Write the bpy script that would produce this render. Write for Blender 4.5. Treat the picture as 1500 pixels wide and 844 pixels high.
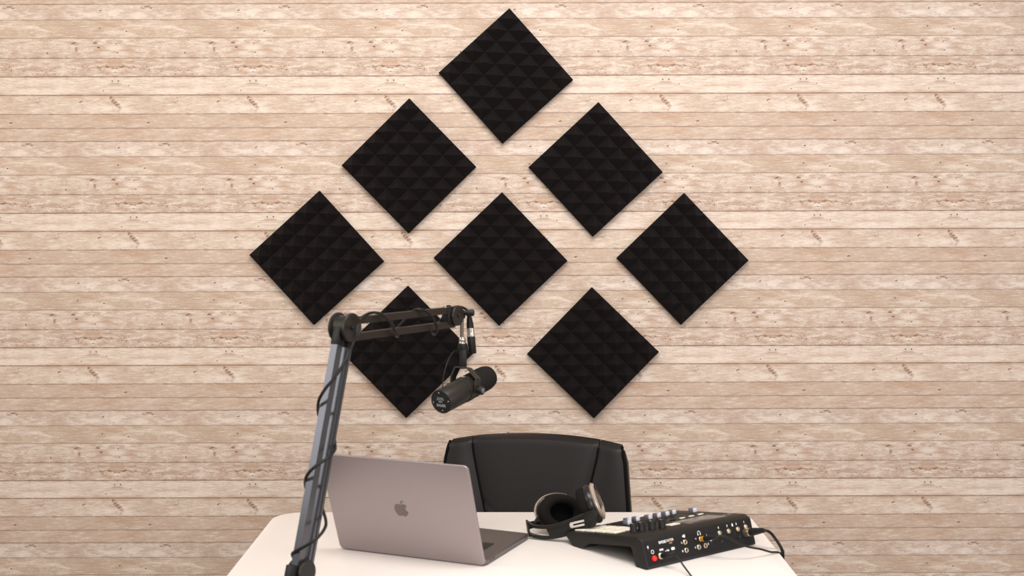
import bpy, bmesh, math, random
from mathutils import Vector, Matrix

for o in list(bpy.data.objects):
    bpy.data.objects.remove(o, do_unlink=True)
SC = bpy.context.scene
COL = SC.collection
random.seed(4)
PI = math.pi

# ------------------------------------------------------------------ camera, world, lights, exposure
cam_d = bpy.data.cameras.new('camera')
cam_d.sensor_width = 36.0
cam_d.lens = 43.2
cam_d.clip_start = 0.05
cam = bpy.data.objects.new('camera', cam_d)
COL.objects.link(cam)
cam.location = (0, -3.92, 1.505)
cam.rotation_euler = (PI / 2 - math.atan(0.0578), 0, 0)
cam_d.dof.use_dof = True
cam_d.dof.focus_distance = 3.75
cam_d.dof.aperture_fstop = 5.6
SC.camera = cam

SC.view_settings.view_transform = 'Standard'
SC.view_settings.look = 'None'
SC.view_settings.gamma = 1.0
SC.view_settings.use_curve_mapping = False
SC.view_settings.exposure = 0.07

world = bpy.data.worlds.new('world')
SC.world = world
world.use_nodes = True
bg = world.node_tree.nodes['Background']
bg.inputs['Color'].default_value = (1.0, 0.965, 0.94, 1)
bg.inputs['Strength'].default_value = 0.40


def area(name, loc, target, sx, sy, power, color):
    d = bpy.data.lights.new(name, 'AREA')
    d.shape = 'RECTANGLE'
    d.size = sx
    d.size_y = sy
    d.energy = power
    d.color = color
    o = bpy.data.objects.new(name, d)
    COL.objects.link(o)
    o.location = loc
    o.rotation_euler = (Vector(target) - Vector(loc)).to_track_quat('-Z', 'Y').to_euler()
    return o


area('ceiling_lamp', (0.15, -2.1, 3.15), (0.1, -1.2, 0.8), 2.0, 0.9, 66, (1.0, 0.955, 0.92))
area('ceiling_lamp_warm', (-2.5, -1.9, 2.9), (-1.3, 0, 1.3), 0.9, 0.9, 11.0, (1.0, 0.76, 0.42))
area('fill_light_front', (0.55, -4.7, 2.0), (0.10, 0, 1.45), 1.6, 1.2, 50, (1.0, 0.955, 0.945))  # added fill from the camera side, brightens the wall's middle; no real window
area('window_light_left', (-3.6, -2.5, 2.35), (-0.2, -0.4, 1.3), 1.5, 1.2, 23, (0.95, 0.95, 1.0))
area('window_light_right', (3.4, -3.0, 1.7), (0.2, -0.2, 1.2), 1.3, 1.5, 26, (1.0, 0.945, 0.955))


# ------------------------------------------------------------------ helpers
def s2l(c):
    c = c / 255.0
    return c / 12.92 if c <= 0.04045 else ((c + 0.055) / 1.055) ** 2.4


def rgb(r, g, b):
    return (s2l(r), s2l(g), s2l(b), 1.0)


def mat(name, color, rough=0.5, metal=0.0, spec=0.5, noise=0.0, nscale=60.0, bump=0.0, bscale=300.0,
        coat=0.0, emit=None, estr=0.0, sheen=0.0):
    m = bpy.data.materials.new(name)
    m.use_nodes = True
    nt = m.node_tree
    b = nt.nodes['Principled BSDF']
    b.inputs['Base Color'].default_value = color
    b.inputs['Roughness'].default_value = rough
    b.inputs['Metallic'].default_value = metal
    b.inputs['Specular IOR Level'].default_value = spec
    b.inputs['Coat Weight'].default_value = coat
    b.inputs['Sheen Weight'].default_value = sheen
    if emit:
        b.inputs['Emission Color'].default_value = emit
        b.inputs['Emission Strength'].default_value = estr
    tc = nt.nodes.new('ShaderNodeTexCoord')
    if noise > 0:
        n = nt.nodes.new('ShaderNodeTexNoise')
        n.inputs['Scale'].default_value = nscale
        n.inputs['Detail'].default_value = 4
        nt.links.new(tc.outputs['Object'], n.inputs['Vector'])
        r = nt.nodes.new('ShaderNodeMapRange')
        r.inputs['To Min'].default_value = 1 - noise
        r.inputs['To Max'].default_value = 1 + noise
        nt.links.new(n.outputs['Fac'], r.inputs['Value'])
        mx = nt.nodes.new('ShaderNodeVectorMath')
        mx.operation = 'SCALE'
        mx.inputs[0].default_value = color[:3]
        nt.links.new(r.outputs['Result'], mx.inputs['Scale'])
        nt.links.new(mx.outputs['Vector'], b.inputs['Base Color'])
    if bump > 0:
        n2 = nt.nodes.new('ShaderNodeTexNoise')
        n2.inputs['Scale'].default_value = bscale
        n2.inputs['Detail'].default_value = 3
        nt.links.new(tc.outputs['Object'], n2.inputs['Vector'])
        bp = nt.nodes.new('ShaderNodeBump')
        bp.inputs['Strength'].default_value = bump
        bp.inputs['Distance'].default_value = 0.002
        nt.links.new(n2.outputs['Fac'], bp.inputs['Height'])
        nt.links.new(bp.outputs['Normal'], b.inputs['Normal'])
    return m


def xform(M, vs):
    if M is not None:
        for v in vs:
            v.co = M @ v.co
    return vs


def add_box(bm, c, s, M=None, bevel=0.0, seg=2):
    """axis-aligned box centred at c with full sizes s, optional edge bevel, then transformed by M"""
    t = bmesh.new()
    bmesh.ops.create_cube(t, size=1.0)
    for v in t.verts:
        v.co = Vector((v.co.x * s[0] + c[0], v.co.y * s[1] + c[1], v.co.z * s[2] + c[2]))
    if bevel > 0:
        bmesh.ops.bevel(t, geom=t.edges[:], offset=bevel, segments=seg, affect='EDGES', profile=0.5)
    merge(bm, t, M)


def merge(bm, t, M=None):
    xform(M, t.verts)
    t.normal_update()
    mp = {}
    for v in t.verts:
        mp[v] = bm.verts.new(v.co)
    for f in t.faces:
        try:
            nf = bm.faces.new([mp[v] for v in f.verts])
            nf.smooth = f.smooth
        except ValueError:
            pass
    t.free()


def rounded_rect(w, h, r, n=6):
    pts = []
    for cx, cy, a0 in ((w / 2 - r, h / 2 - r, 0), (-w / 2 + r, h / 2 - r, PI / 2),
                       (-w / 2 + r, -h / 2 + r, PI), (w / 2 - r, -h / 2 + r, 1.5 * PI)):
        for i in range(n + 1):
            a = a0 + PI / 2 * i / n
            pts.append((cx + r * math.cos(a), cy + r * math.sin(a)))
    return pts


def add_prism(bm, pts, z0, z1, M=None, bevel=0.0, seg=2):
    """closed outline pts in XY extruded from z0 to z1"""
    t = bmesh.new()
    lo = [t.verts.new((x, y, z0)) for x, y in pts]
    hi = [t.verts.new((x, y, z1)) for x, y in pts]
    n = len(pts)
    fb = t.faces.new(lo[::-1])
    ft = t.faces.new(hi)
    for i in range(n):
        t.faces.new((lo[i], lo[(i + 1) % n], hi[(i + 1) % n], hi[i]))
    bmesh.ops.recalc_face_normals(t, faces=t.faces[:])
    if bevel > 0:
        es = [e for e in t.edges if (e.verts[0].co.z == e.verts[1].co.z)]
        bmesh.ops.bevel(t, geom=es, offset=bevel, segments=seg, affect='EDGES', profile=0.5)
    merge(bm, t, M)


def add_lathe(bm, prof, n=32, M=None, sx=1.0, sy=1.0, smooth=True, a0=0.0, a1=2 * PI):
    """profile of (radius, height) spun about local Z"""
    t = bmesh.new()
    full = abs(a1 - a0 - 2 * PI) < 1e-6
    cols = n if full else n + 1
    rings = []
    for r, z in prof:
        if r < 1e-7:
            v = t.verts.new((0, 0, z))
            rings.append([v] * cols)
        else:
            rings.append([t.verts.new((sx * r * math.cos(a0 + (a1 - a0) * i / n), sy * r * math.sin(a0 + (a1 - a0) * i / n), z))
                          for i in range(cols)])
    for k in range(len(prof) - 1):
        A, B = rings[k], rings[k + 1]
        for i in range(n):
            j = (i + 1) % cols
            vs = []
            for v in (A[i], A[j], B[j], B[i]):
                if v not in vs:
                    vs.append(v)
            if len(vs) >= 3:
                try:
                    f = t.faces.new(vs)
                    f.smooth = smooth
                except ValueError:
                    pass
    bmesh.ops.recalc_face_normals(t, faces=t.faces[:])
    merge(bm, t, M)


def axis_M(p, direction, up=(0, 0, 1)):
    """matrix whose local Z runs along direction, at p"""
    z = Vector(direction).normalized()
    u = Vector(up)
    if abs(z.dot(u.normalized())) > 0.99:
        u = Vector((0, 1, 0))
    x = u.cross(z).normalized()
    y = z.cross(x)
    return Matrix(((x.x, y.x, z.x, p[0]), (x.y, y.y, z.y, p[1]), (x.z, y.z, z.z, p[2]), (0, 0, 0, 1)))


def frame_M(p, x, y, z):
    return Matrix(((x[0], y[0], z[0], p[0]), (x[1], y[1], z[1], p[1]), (x[2], y[2], z[2], p[2]), (0, 0, 0, 1)))


def add_cyl(bm, p, d, r, l, n=24, r2=None, bev=0.0):
    """cylinder from p along d, length l"""
    r2 = r if r2 is None else r2
    prof = [(0, 0), (r - bev, 0)] + ([(r, bev)] if bev else []) + ([(r2, l - bev)] if bev else []) + [(r2 - bev, l), (0, l)]
    add_lathe(bm, prof, n, axis_M(p, d))


def catmull(P, k=8):
    P = [Vector(p) for p in P]
    out = []
    n = len(P)
    for i in range(n - 1):
        p0 = P[max(i - 1, 0)]
        p1, p2 = P[i], P[i + 1]
        p3 = P[min(i + 2, n - 1)]
        for j in range(k):
            t = j / k
            out.append(0.5 * ((2 * p1) + (p2 - p0) * t + (2 * p0 - 5 * p1 + 4 * p2 - p3) * t * t + (3 * p1 - p0 - 3 * p2 + p3) * t ** 3))
    out.append(P[-1])
    return out


def add_sweep(bm, path, section, closed_sec=True, ups=None, cap=True, smooth=True):
    """sweep a 2-D section (list of (a,b)) along a path with parallel transport"""
    t = bmesh.new()
    n = len(path)
    tang = []
    for i in range(n):
        a = path[max(i - 1, 0)]
        b = path[min(i + 1, n - 1)]
        tang.append((b - a).normalized())
    if ups is None:
        u = Vector((0, 0, 1))
        if abs(tang[0].dot(u)) > 0.95:
            u = Vector((1, 0, 0))
        nrm = (u - tang[0] * u.dot(tang[0])).normalized()
    rings = []
    for i in range(n):
        if ups is None:
            nrm = (nrm - tang[i] * nrm.dot(tang[i])).normalized()
        else:
            u = Vector(ups if not isinstance(ups, list) else ups[i])
            nrm = (u - tang[i] * u.dot(tang[i])).normalized()
        bi = tang[i].cross(nrm)
        rings.append([t.verts.new(path[i] + bi * a + nrm * b) for a, b in section])
    m = len(section)
    for i in range(n - 1):
        for j in range(m if closed_sec else m - 1):
            k = (j + 1) % m
            f = t.faces.new((rings[i][j], rings[i][k], rings[i + 1][k], rings[i + 1][j]))
            f.smooth = smooth
    if cap:
        t.faces.new(rings[0][::-1])
        t.faces.new(rings[-1])
    bmesh.ops.recalc_face_normals(t, faces=t.faces[:])
    merge(bm, t)


def add_tube(bm, pts, r, n=10, k=8):
    sec = [(r * math.cos(2 * PI * i / n), r * math.sin(2 * PI * i / n)) for i in range(n)]
    add_sweep(bm, catmull(pts, k) if k else [Vector(p) for p in pts], sec)


def obj(name, bm, m, parent=None, auto=None):
    me = bpy.data.meshes.new(name)
    bm.to_mesh(me)
    bm.free()
    me.materials.append(m)
    o = bpy.data.objects.new(name, me)
    COL.objects.link(o)
    if parent is not None:
        o.parent = parent
    if auto:
        for p in me.polygons:
            p.use_smooth = True
        me.set_sharp_from_angle(angle=math.radians(auto))
    return o


def thing(name, label, cat, M=None, group=None):
    o = bpy.data.objects.new(name, None)
    o.empty_display_size = 0.05
    COL.objects.link(o)
    if M is not None:
        o.matrix_world = M
    o['label'] = label
    o['category'] = cat
    if group:
        o['group'] = group
    return o


def tag(o, label, cat, group=None):
    o['label'] = label
    o['category'] = cat
    if group:
        o['group'] = group
    return o


def text_bm(bm, s, size, M, bold=0.0, depth=0.0001):
    """lettering as mesh: text centred at M's origin in its XY plane"""
    cu = bpy.data.curves.new('lettering', 'FONT')
    cu.body = s
    cu.size = size
    cu.extrude = depth
    cu.offset = bold
    cu.align_x = 'CENTER'
    cu.align_y = 'CENTER'
    o = bpy.data.objects.new('lettering', cu)
    COL.objects.link(o)
    dg = bpy.context.evaluated_depsgraph_get()
    dg.update()
    me = bpy.data.meshes.new_from_object(o.evaluated_get(dg))
    t = bmesh.new()
    t.from_mesh(me)
    bpy.data.objects.remove(o, do_unlink=True)
    bpy.data.meshes.remove(me)
    bpy.data.curves.remove(cu)
    merge(bm, t, M)


T = Matrix.Translation
I4 = Matrix.Identity(4)


# ------------------------------------------------------------------ wallpaper: printed weathered planks, repeating tile
class NB:
    def __init__(self, nt):
        self.nt = nt

    def put(self, sock, v):
        if hasattr(v, 'is_output'):
            self.nt.links.new(v, sock)
        else:
            sock.default_value = v

    def m(self, op, a, b=0.0, c=None, clamp=False):
        n = self.nt.nodes.new('ShaderNodeMath')
        n.operation = op
        n.use_clamp = clamp
        self.put(n.inputs[0], a)
        self.put(n.inputs[1], b)
        if c is not None:
            self.put(n.inputs[2], c)
        return n.outputs[0]

    def vm(self, op, a, b):
        n = self.nt.nodes.new('ShaderNodeVectorMath')
        n.operation = op
        self.put(n.inputs[0], a)
        self.put(n.inputs[1], b)
        return n.outputs['Value'] if op in ('LENGTH', 'DOT_PRODUCT') else n.outputs['Vector']

    def xyz(self, x, y, z):
        n = self.nt.nodes.new('ShaderNodeCombineXYZ')
        for i, v in enumerate((x, y, z)):
            self.put(n.inputs[i], v)
        return n.outputs[0]

    def sep(self, v):
        n = self.nt.nodes.new('ShaderNodeSeparateXYZ')
        self.nt.links.new(v, n.inputs[0])
        return n.outputs

    def noise(self, v, scale, detail=3.0, rough=0.55, dist=0.0, color=False):
        n = self.nt.nodes.new('ShaderNodeTexNoise')
        self.put(n.inputs['Vector'], v)
        n.inputs['Scale'].default_value = scale
        n.inputs['Detail'].default_value = detail
        n.inputs['Roughness'].default_value = rough
        n.inputs['Distortion'].default_value = dist
        return n.outputs['Color' if color else 'Fac']

    def mr(self, v, a, b, c=0.0, d=1.0, smooth=True):
        n = self.nt.nodes.new('ShaderNodeMapRange')
        n.interpolation_type = 'SMOOTHSTEP' if smooth else 'LINEAR'
        self.put(n.inputs['Value'], v)
        for k, x in (('From Min', a), ('From Max', b), ('To Min', c), ('To Max', d)):
            self.put(n.inputs[k], x)
        return n.outputs['Result']

    def ramp(self, v, stops, interp='CONSTANT'):
        n = self.nt.nodes.new('ShaderNodeValToRGB')
        cr = n.color_ramp
        cr.interpolation = interp
        while len(cr.elements) > 1:
            cr.elements.remove(cr.elements[-1])
        cr.elements[0].position = stops[0][0]
        cr.elements[0].color = stops[0][1]
        for p, c in stops[1:]:
            e = cr.elements.new(p)
            e.color = c
        self.put(n.inputs['Fac'], v)
        return n.outputs['Color']

    def mix(self, f, a, b, mode='MIX'):
        n = self.nt.nodes.new('ShaderNodeMix')
        n.data_type = 'RGBA'
        n.blend_type = mode
        self.put(n.inputs[0], f)
        self.put(n.inputs[6], a)
        self.put(n.inputs[7], b)
        return n.outputs[2]


def prgb(r, g, b, k=0.31):
    """print colour, a little greyer"""
    l = 0.35 * r + 0.5 * g + 0.15 * b
    return rgb(r + (l - r) * k, g + (l - g) * k, b + (l - b) * k)


def wallpaper():
    m = bpy.data.materials.new('plank_wallpaper')
    m.use_nodes = True
    nt = m.node_tree
    N = NB(nt)
    bs = nt.nodes['Principled BSDF']
    bs.inputs['Roughness'].default_value = 0.62
    bs.inputs['Specular IOR Level'].default_value = 0.18
    tc = nt.nodes.new('ShaderNodeTexCoord')
    sx, sy, sz = N.sep(tc.outputs['Object'])
    PX = 459.0                     # print units per metre
    PV, PU = 0.4305, 0.4355        # height and width of one printed repeat
    zt = N.m('SUBTRACT', sz, N.m('MULTIPLY', sx, 0.0032))
    tv = N.m('DIVIDE', N.m('SUBTRACT', 2.179 + 2 * PV, zt), PV)
    k = N.m('FLOOR', tv)
    v = N.m('SUBTRACT', tv, k)
    # sideways shift of each row of repeats
    offs = [0.30, 0.42, 173.5, 196.5, 133.6, 165.8, 188.0, 150.0]
    offs = [((o - 750) / PX / PU) % 1.0 if o > 1 else o for o in offs]
    ko = N.ramp(N.m('DIVIDE', N.m('ADD', k, 0.5), 8.0), [(i / 8.0, (o, o, o, 1)) for i, o in enumerate(offs)])
    ko1 = N.sep(ko)[0]
    u = N.m('SUBTRACT', N.m('FRACT', N.m('ADD', N.m('SUBTRACT', N.m('DIVIDE', sx, PU), ko1), 20.5)), 0.5)
    # plank boundaries within a repeat (metres from its top)
    B = [0.0, 0.0485, 0.1058, 0.1685, 0.2270, 0.2846, 0.3444, 0.3890]
    Bn = [b / PV for b in B]
    cols = [(216, 192, 172), (205, 176, 148), (214, 188, 165), (210, 183, 160), (228, 205, 183), (222, 197, 173), (206, 175, 149), (208, 178, 152)]
    base = N.ramp(v, [(b, prgb(*c)) for b, c in zip(Bn, cols)])
    seed = N.sep(N.ramp(v, [(b, (s, s, s, 1)) for b, s in zip(Bn, [.1, .55, .23, .83, .37, .71, .02, .94])]))[0]
    fold = N.sep(N.ramp(v, [(b, (s, s, s, 1)) for b, s in zip(Bn, [0, 0, 1, 1, 1, 0, 0, 0])]))[0]
    rough_ = N.sep(N.ramp(v, [(b, (s, s, s, 1)) for b, s in zip(Bn, [.6, .25, .8, 1.0, .3, .4, .15, .25])]))[0]
    # periodic coordinate
    ang = N.m('MULTIPLY', u, 2 * PI)
    R = PU / (2 * PI)
    tri = N.m('MULTIPLY', N.m('ABSOLUTE', u), PU * 0.8)
    cx = N.m('MULTIPLY', N.m('COSINE', ang), R)
    cy = N.m('MULTIPLY', N.m('SINE', ang), R)
    ax = N.m('ADD', N.m('MULTIPLY', cx, N.m('SUBTRACT', 1.0, fold)), N.m('MULTIPLY', tri, fold))
    ay = N.m('MULTIPLY', cy, N.m('SUBTRACT', 1.0, fold))
    ax = N.m('ADD', ax, N.m('MULTIPLY', seed, 9.0))
    yv = N.m('MULTIPLY', v, PV)
    P = N.xyz(ax, ay, yv)
    Pg = N.vm('MULTIPLY', P, (1.0, 1.0, 9.0))       # grain
    Pm = N.vm('MULTIPLY', P, (1.0, 1.0, 3.0))
    # tones
    broad = N.noise(Pm, 10.0, 3.0, 0.55, 0.4)
    grain = N.noise(Pg, 34.0, 5.0, 0.62, 0.6)
    fine = N.noise(N.vm('MULTIPLY', P, (1.0, 1.0, 14.0)), 110.0, 2.0, 0.6)
    peel = N.noise(Pm, 26.0, 6.0, 0.62, 0.5)
    c = base
    c = N.mix(N.m('MULTIPLY', N.mr(broad, 0.45, 0.72), 0.55), c, prgb(191, 152, 122))
    c = N.mix(N.m('MULTIPLY', N.mr(broad, 0.48, 0.28), 0.60), c, prgb(238, 218, 198))
    c = N.mix(N.m('MULTIPLY', N.mr(grain, 0.50, 0.64), 0.50), c, prgb(188, 146, 116))
    c = N.mix(N.m('MULTIPLY', N.mr(grain, 0.46, 0.34), 0.52), c, prgb(241, 224, 206))
    c = N.mix(N.m('MULTIPLY', N.m('MULTIPLY', N.mr(peel, 0.53, 0.58), rough_), 0.52), c, prgb(187, 149, 122))
    c = N.mix(N.m('MULTIPLY', N.m('MULTIPLY', N.mr(peel, 0.46, 0.41), rough_), 0.48), c, prgb(240, 224, 208))
    c = N.mix(N.m('MULTIPLY', N.mr(fine, 0.50, 0.68), 0.34), c, prgb(170, 125, 98))
    # darkened upper part of planks E, B ; brown edge under A's top line
    # thin scroll-like cracks in the rough planks
    rid = N.noise(N.vm('MULTIPLY', P, (1.0, 1.0, 2.4)), 42.0, 3.0, 0.6, 1.0)
    crack = N.mr(N.m('ABSOLUTE', N.m('SUBTRACT', rid, 0.5)), 0.018, 0.004)
    rmask = N.mr(N.noise(Pm, 9.0, 2.0, 0.5), 0.46, 0.56)
    crack = N.m('MULTIPLY', N.m('MULTIPLY', crack, rmask), N.mr(rough_, 0.45, 0.95))
    c = N.mix(N.m('MULTIPLY', crack, 0.80), c, rgb(142, 96, 70))
    # printed features, in print units relative to the repeat's centre and top
    wob = N.noise(P, 120.0, 2.0, 0.6, 0.0, True)
    Q = N.xyz(N.m('MULTIPLY', u, PU * PX), N.m('MULTIPLY', yv, PX), 0.0)
    Q = N.vm('ADD', Q, N.vm('MULTIPLY', N.vm('SUBTRACT', wob, (0.5, 0.5, 0.5)), (7.0, 5.0, 0.0)))
    Y = dict(D=0, E=22.3, F=48.6, G=77.3, H=104.2, A=130.6, B=158.1, C=178.6)

    def ell(dx, pl, dy, rx, ry):
        d = N.vm('SUBTRACT', Q, (dx, Y[pl] + dy, 0))
        return N.vm('LENGTH', N.vm('MULTIPLY', d, (1.0 / rx, 1.0 / ry, 0.0)), (0, 0, 0))

    def chain(fs):
        d = None
        for f in fs:
            e = ell(*f)
            d = e if d is None else N.m('MINIMUM', d, e)
        return d

    big = chain([(0, 'A', 1, 55, 4), (-62, 'A', 0, 22, 4.5), (0, 'E', 6, 26, 5), (0, 'B', 6, 40, 6), (-24, 'F', 18, 9, 5),
                 (22, 'F', 19, 9, 5), (54, 'F', 19, 6, 3), (0, 'G', 8, 25, 5), (20, 'G', 22, 14, 4), (-18, 'G', 22, 12, 4), (0, 'C', 7, 38, 6),
                 (70, 'H', 15, 24, 2.5), (-45, 'H', 15, 14, 2)])
    c = N.mix(N.m('MULTIPLY', N.mr(big, 1.25, 0.35), 0.40), c, rgb(180, 142, 114))
    knots = chain([(-6.7, 'A', 3, 3.0, 3.2), (-3.4, 'A', 8.6, 3.6, 3.4), (0, 'A', 11.8, 3.6, 3.2), (3.2, 'A', 15.0, 3.8, 3.0), (6.7, 'A', 19.2, 2.6, 3.0),
                   (4.5, 'A', 23.5, 1.6, 2.2), (-59, 'F', 7.5, 5.5, 2.3), (-28, 'F', 7, 4.2, 1.6), (-56, 'F', 17, 2.5, 3.0),
                   (-50, 'A', 9.0, 3.0, 1.2), (49, 'D', 3.6, 5.0, 1.6), (42, 'D', 6.2, 5.0, 1.1), (54, 'D', 5.4, 2.0, 1.2),
                   (-11, 'G', 12.5, 9.0, 1.1), (11, 'G', 12.5, 9.0, 1.1), (0, 'G', 14.8, 6.0, 1.3), (-25, 'G', 13.2, 9, 0.9), (25, 'G', 13.2, 9, 0.9),
                   (49, 'G', 17, 1.1, 3.2), (42, 'G', 15.5, 3.0, 1.0), (47, 'B', 12.5, 2.2, 0.9)])
    # the slanting knot is broken into short dark strokes
    qs = N.sep(Q)
    stroke = N.mr(N.m('SINE', N.m('MULTIPLY', N.m('ADD', N.m('MULTIPLY', qs[0], 0.45), qs[1]), 1.35)), -0.95, -0.2, 0.25, 1.0)
    c = N.mix(N.m('MULTIPLY', N.m('MULTIPLY', N.mr(knots, 1.35, 0.45), stroke), 0.80), c, rgb(128, 86, 60))
    halo = chain([(0, 'F', 15, 13, 3.2), (12, 'A', 21, 12, 4), (-12, 'A', 20, 8, 4), (0, 'E', 18, 26, 3.5), (-33, 'D', 15, 12, 5), (33, 'D', 15, 14, 5),
                  (0, 'D', 13, 9, 5), (0, 'G', 18, 5, 2.5), (-75, 'G', 17, 14, 4)])
    c = N.mix(N.m('MULTIPLY', N.mr(halo, 1.2, 0.5), 0.48), c, prgb(238, 220, 200))
    ring = N.m('ABSOLUTE', N.m('SUBTRACT', ell(86, 'A', 7, 4.3, 3.8), 1.0))
    rmk = N.mr(N.m('ADD', N.sep(Q)[0], N.sep(Q)[1]), 86 + Y['A'] + 4.0, 86 + Y['A'] + 8.0)
    c = N.mix(N.m('MULTIPLY', N.m('MULTIPLY', N.mr(ring, 0.30, 0.08), rmk), 0.5), c, prgb(150, 104, 78))
    smile = N.m('ABSOLUTE', N.m('SUBTRACT', ell(0, 'H', 4.5, 9, 5.6), 1.0))
    smk = N.mr(N.sep(Q)[1], Y['H'] + 7.0, Y['H'] + 9.0)
    c = N.mix(N.m('MULTIPLY', N.m('MULTIPLY', N.mr(smile, 0.22, 0.06), smk), 0.5), c, prgb(160, 116, 90))
    thin = N.m('ABSOLUTE', N.m('SUBTRACT', N.sep(Q)[1], Y['H'] + 12.0))
    thm = N.mr(N.m('ABSOLUTE', N.m('ADD', u, 0.03)), 0.26, 0.20)
    c = N.mix(N.m('MULTIPLY', N.m('MULTIPLY', N.mr(thin, 0.9, 0.2), thm), 0.35), c, prgb(160, 116, 90))
    nails = chain([(-4.4, 'H', 6, .9, .9), (4.4, 'H', 6, .9, .9), (19, 'H', 13.3, 1.1, .9), (-17.6, 'H', 20, .9, .9),
                   (1.3, 'G', 20, 1, .9), (-21.5, 'G', 17, 1.1, .8), (2.4, 'F', 8, 1, 1), (4, 'F', 21, 1, 1), (-23, 'F', 13, 1, 1), (-98, 'F', 21.5, 1, 1.2),
                   (-21, 'E', 12, 1.2, 1), (17.6, 'E', 17, 1, .9), (-19, 'D', 9, 1.4, 1.1), (-52, 'A', 10.2, 1.2, .9)])
    c = N.mix(N.m('MULTIPLY', N.mr(nails, 1.5, 0.6), 0.85), c, rgb(70, 40, 30))
    # joints between planks
    lw = N.noise(N.vm('MULTIPLY', P, (1.0, 1.0, 0.0)), 45.0, 4.0, 0.6)
    yl = N.m('ADD', yv, N.m('MULTIPLY', N.m('SUBTRACT', lw, 0.5), 0.0026))
    dmin = None
    for b in B + [PV]:
        d = N.m('ABSOLUTE', N.m('SUBTRACT', yl, b))
        dmin = d if dmin is None else N.m('MINIMUM', dmin, d)
    lstr = N.sep(N.ramp(N.m('FRACT', N.m('ADD', v, 0.05)), [(0.0, (.62,) * 3 + (1,)), (0.10, (.5,) * 3 + (1,)), (0.22, (.42,) * 3 + (1,)), (0.37, (.62,) * 3 + (1,)),
                                       (0.51, (.92,) * 3 + (1,)), (0.64, (.85,) * 3 + (1,)), (0.78, (.6,) * 3 + (1,)), (0.9, (.5,) * 3 + (1,))]))[0]
    lvar = N.mr(N.noise(N.vm('MULTIPLY', P, (1.0, 1.0, 0.0)), 26.0, 3.0, 0.6), 0.3, 0.6, 0.45, 1.0)
    lw2 = N.m('MULTIPLY', N.mr(dmin, 0.0019, 0.0006), N.m('MULTIPLY', lstr, lvar))
    soft = N.m('MULTIPLY', N.mr(dmin, 0.006, 0.0), 0.16)
    c = N.mix(soft, c, prgb(150, 108, 82))
    c = N.mix(lw2, c, rgb(98, 64, 46))
    nt.links.new(c, bs.inputs['Base Color'])
    return m


# ------------------------------------------------------------------ room shell
bm = bmesh.new()
add_box(bm, (0, 0.05, 1.4), (8.0, 0.1, 2.8))
o = obj('wall_back', bm, wallpaper())
o['kind'] = 'structure'
bm = bmesh.new()
add_box(bm, (0, -2.4, -0.05), (8.0, 5.0, 0.1))
o = obj('floor', bm, mat('grey_carpet', rgb(120, 108, 98), 0.95, noise=0.15, nscale=200))
o['kind'] = 'structure'
bm = bmesh.new()
add_box(bm, (0, -0.008, 0.045), (8.0, 0.016, 0.09), bevel=0.003)
o = obj('baseboard_back', bm, mat('white_skirting', rgb(225, 218, 210), 0.5))
o['kind'] = 'structure'

# ------------------------------------------------------------------ materials
M_foam = mat('charcoal_foam', (0.0076, 0.0054, 0.0052, 1), 0.95, spec=0.04, noise=0.5, nscale=900, bump=0.6, bscale=1200, sheen=0.05)
M_desk = mat('white_laminate', rgb(228, 221, 215), 0.42, spec=0.4, noise=0.012, nscale=8)
M_steelleg = mat('grey_painted_steel', rgb(140, 138, 136), 0.45, 0.4)
M_leather = mat('black_leather', (0.0125, 0.0105, 0.0102, 1), 0.50, spec=0.30, noise=0.1, nscale=60, bump=0.12, bscale=420)
M_thread = mat('black_piping', (0.0025, 0.0022, 0.002, 1), 0.7, spec=0.1)
M_blackplastic = mat('black_plastic', (0.0075, 0.0068, 0.006, 1), 0.42, spec=0.32)
M_alu = mat('space_grey_aluminium', rgb(163, 152, 153), 0.46, 0.75, noise=0.02, nscale=500)
M_alu_deck = mat('space_grey_deck', rgb(118, 112, 110), 0.42, 0.8)
M_alu_edge = mat('polished_aluminium_edge', rgb(190, 184, 180), 0.3, 0.9)
M_logo = mat('polished_grey_logo', rgb(112, 104, 101), 0.32, 0.7)
M_key = mat('black_keycap', (0.01, 0.01, 0.01, 1), 0.5)
M_screen = mat('dark_glass', (0.008, 0.008, 0.009, 1), 0.08)
M_arm = mat('black_anodised_arm', (0.024, 0.0185, 0.0135, 1), 0.40, 0.3, spec=0.35)
M_armgloss = mat('gloss_black_rail', (0.095, 0.095, 0.102, 1), 0.24, 0.6, spec=0.6)
M_disc = mat('black_moulded_disc', (0.0125, 0.010, 0.0078, 1), 0.40, spec=0.35)
M_mic = mat('dark_grey_mic_body', (0.021, 0.0175, 0.0135, 1), 0.42, 0.2, spec=0.36)
M_micfoam = mat('mic_foam', (0.012, 0.011, 0.0098, 1), 0.95, spec=0.15, bump=0.6, bscale=900)
M_rubber = mat('black_rubber', (0.0075, 0.007, 0.0066, 1), 0.5, spec=0.3)
M_silver = mat('nickel_silver', rgb(205, 195, 185), 0.22, 1.0)
M_brass = mat('warm_nickel', rgb(206, 190, 166), 0.28, 0.9)
M_white = mat('white_print', rgb(225, 225, 225), 0.6)
M_grey = mat('grey_print', rgb(150, 150, 152), 0.5)
M_orange = mat('orange_print', rgb(190, 120, 55), 0.5)
M_gold = mat('orange_gold_band', rgb(226, 152, 28), 0.35, 0.4)
M_red = mat('red_button', rgb(235, 22, 14), 0.35, emit=(1, 0.03, 0.01, 1), estr=0.25)
M_mixer = mat('black_mixer_case', (0.0098, 0.0086, 0.0070, 1), 0.44, spec=0.30, bump=0.05, bscale=900)
M_mixrear = mat('black_rear_plate', (0.0078, 0.0072, 0.0068, 1), 0.5, spec=0.25)
M_pad = mat('cream_pad', rgb(225, 218, 200), 0.45)
M_fader = mat('grey_fader_cap', rgb(118, 118, 128), 0.35, 0.2)
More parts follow.
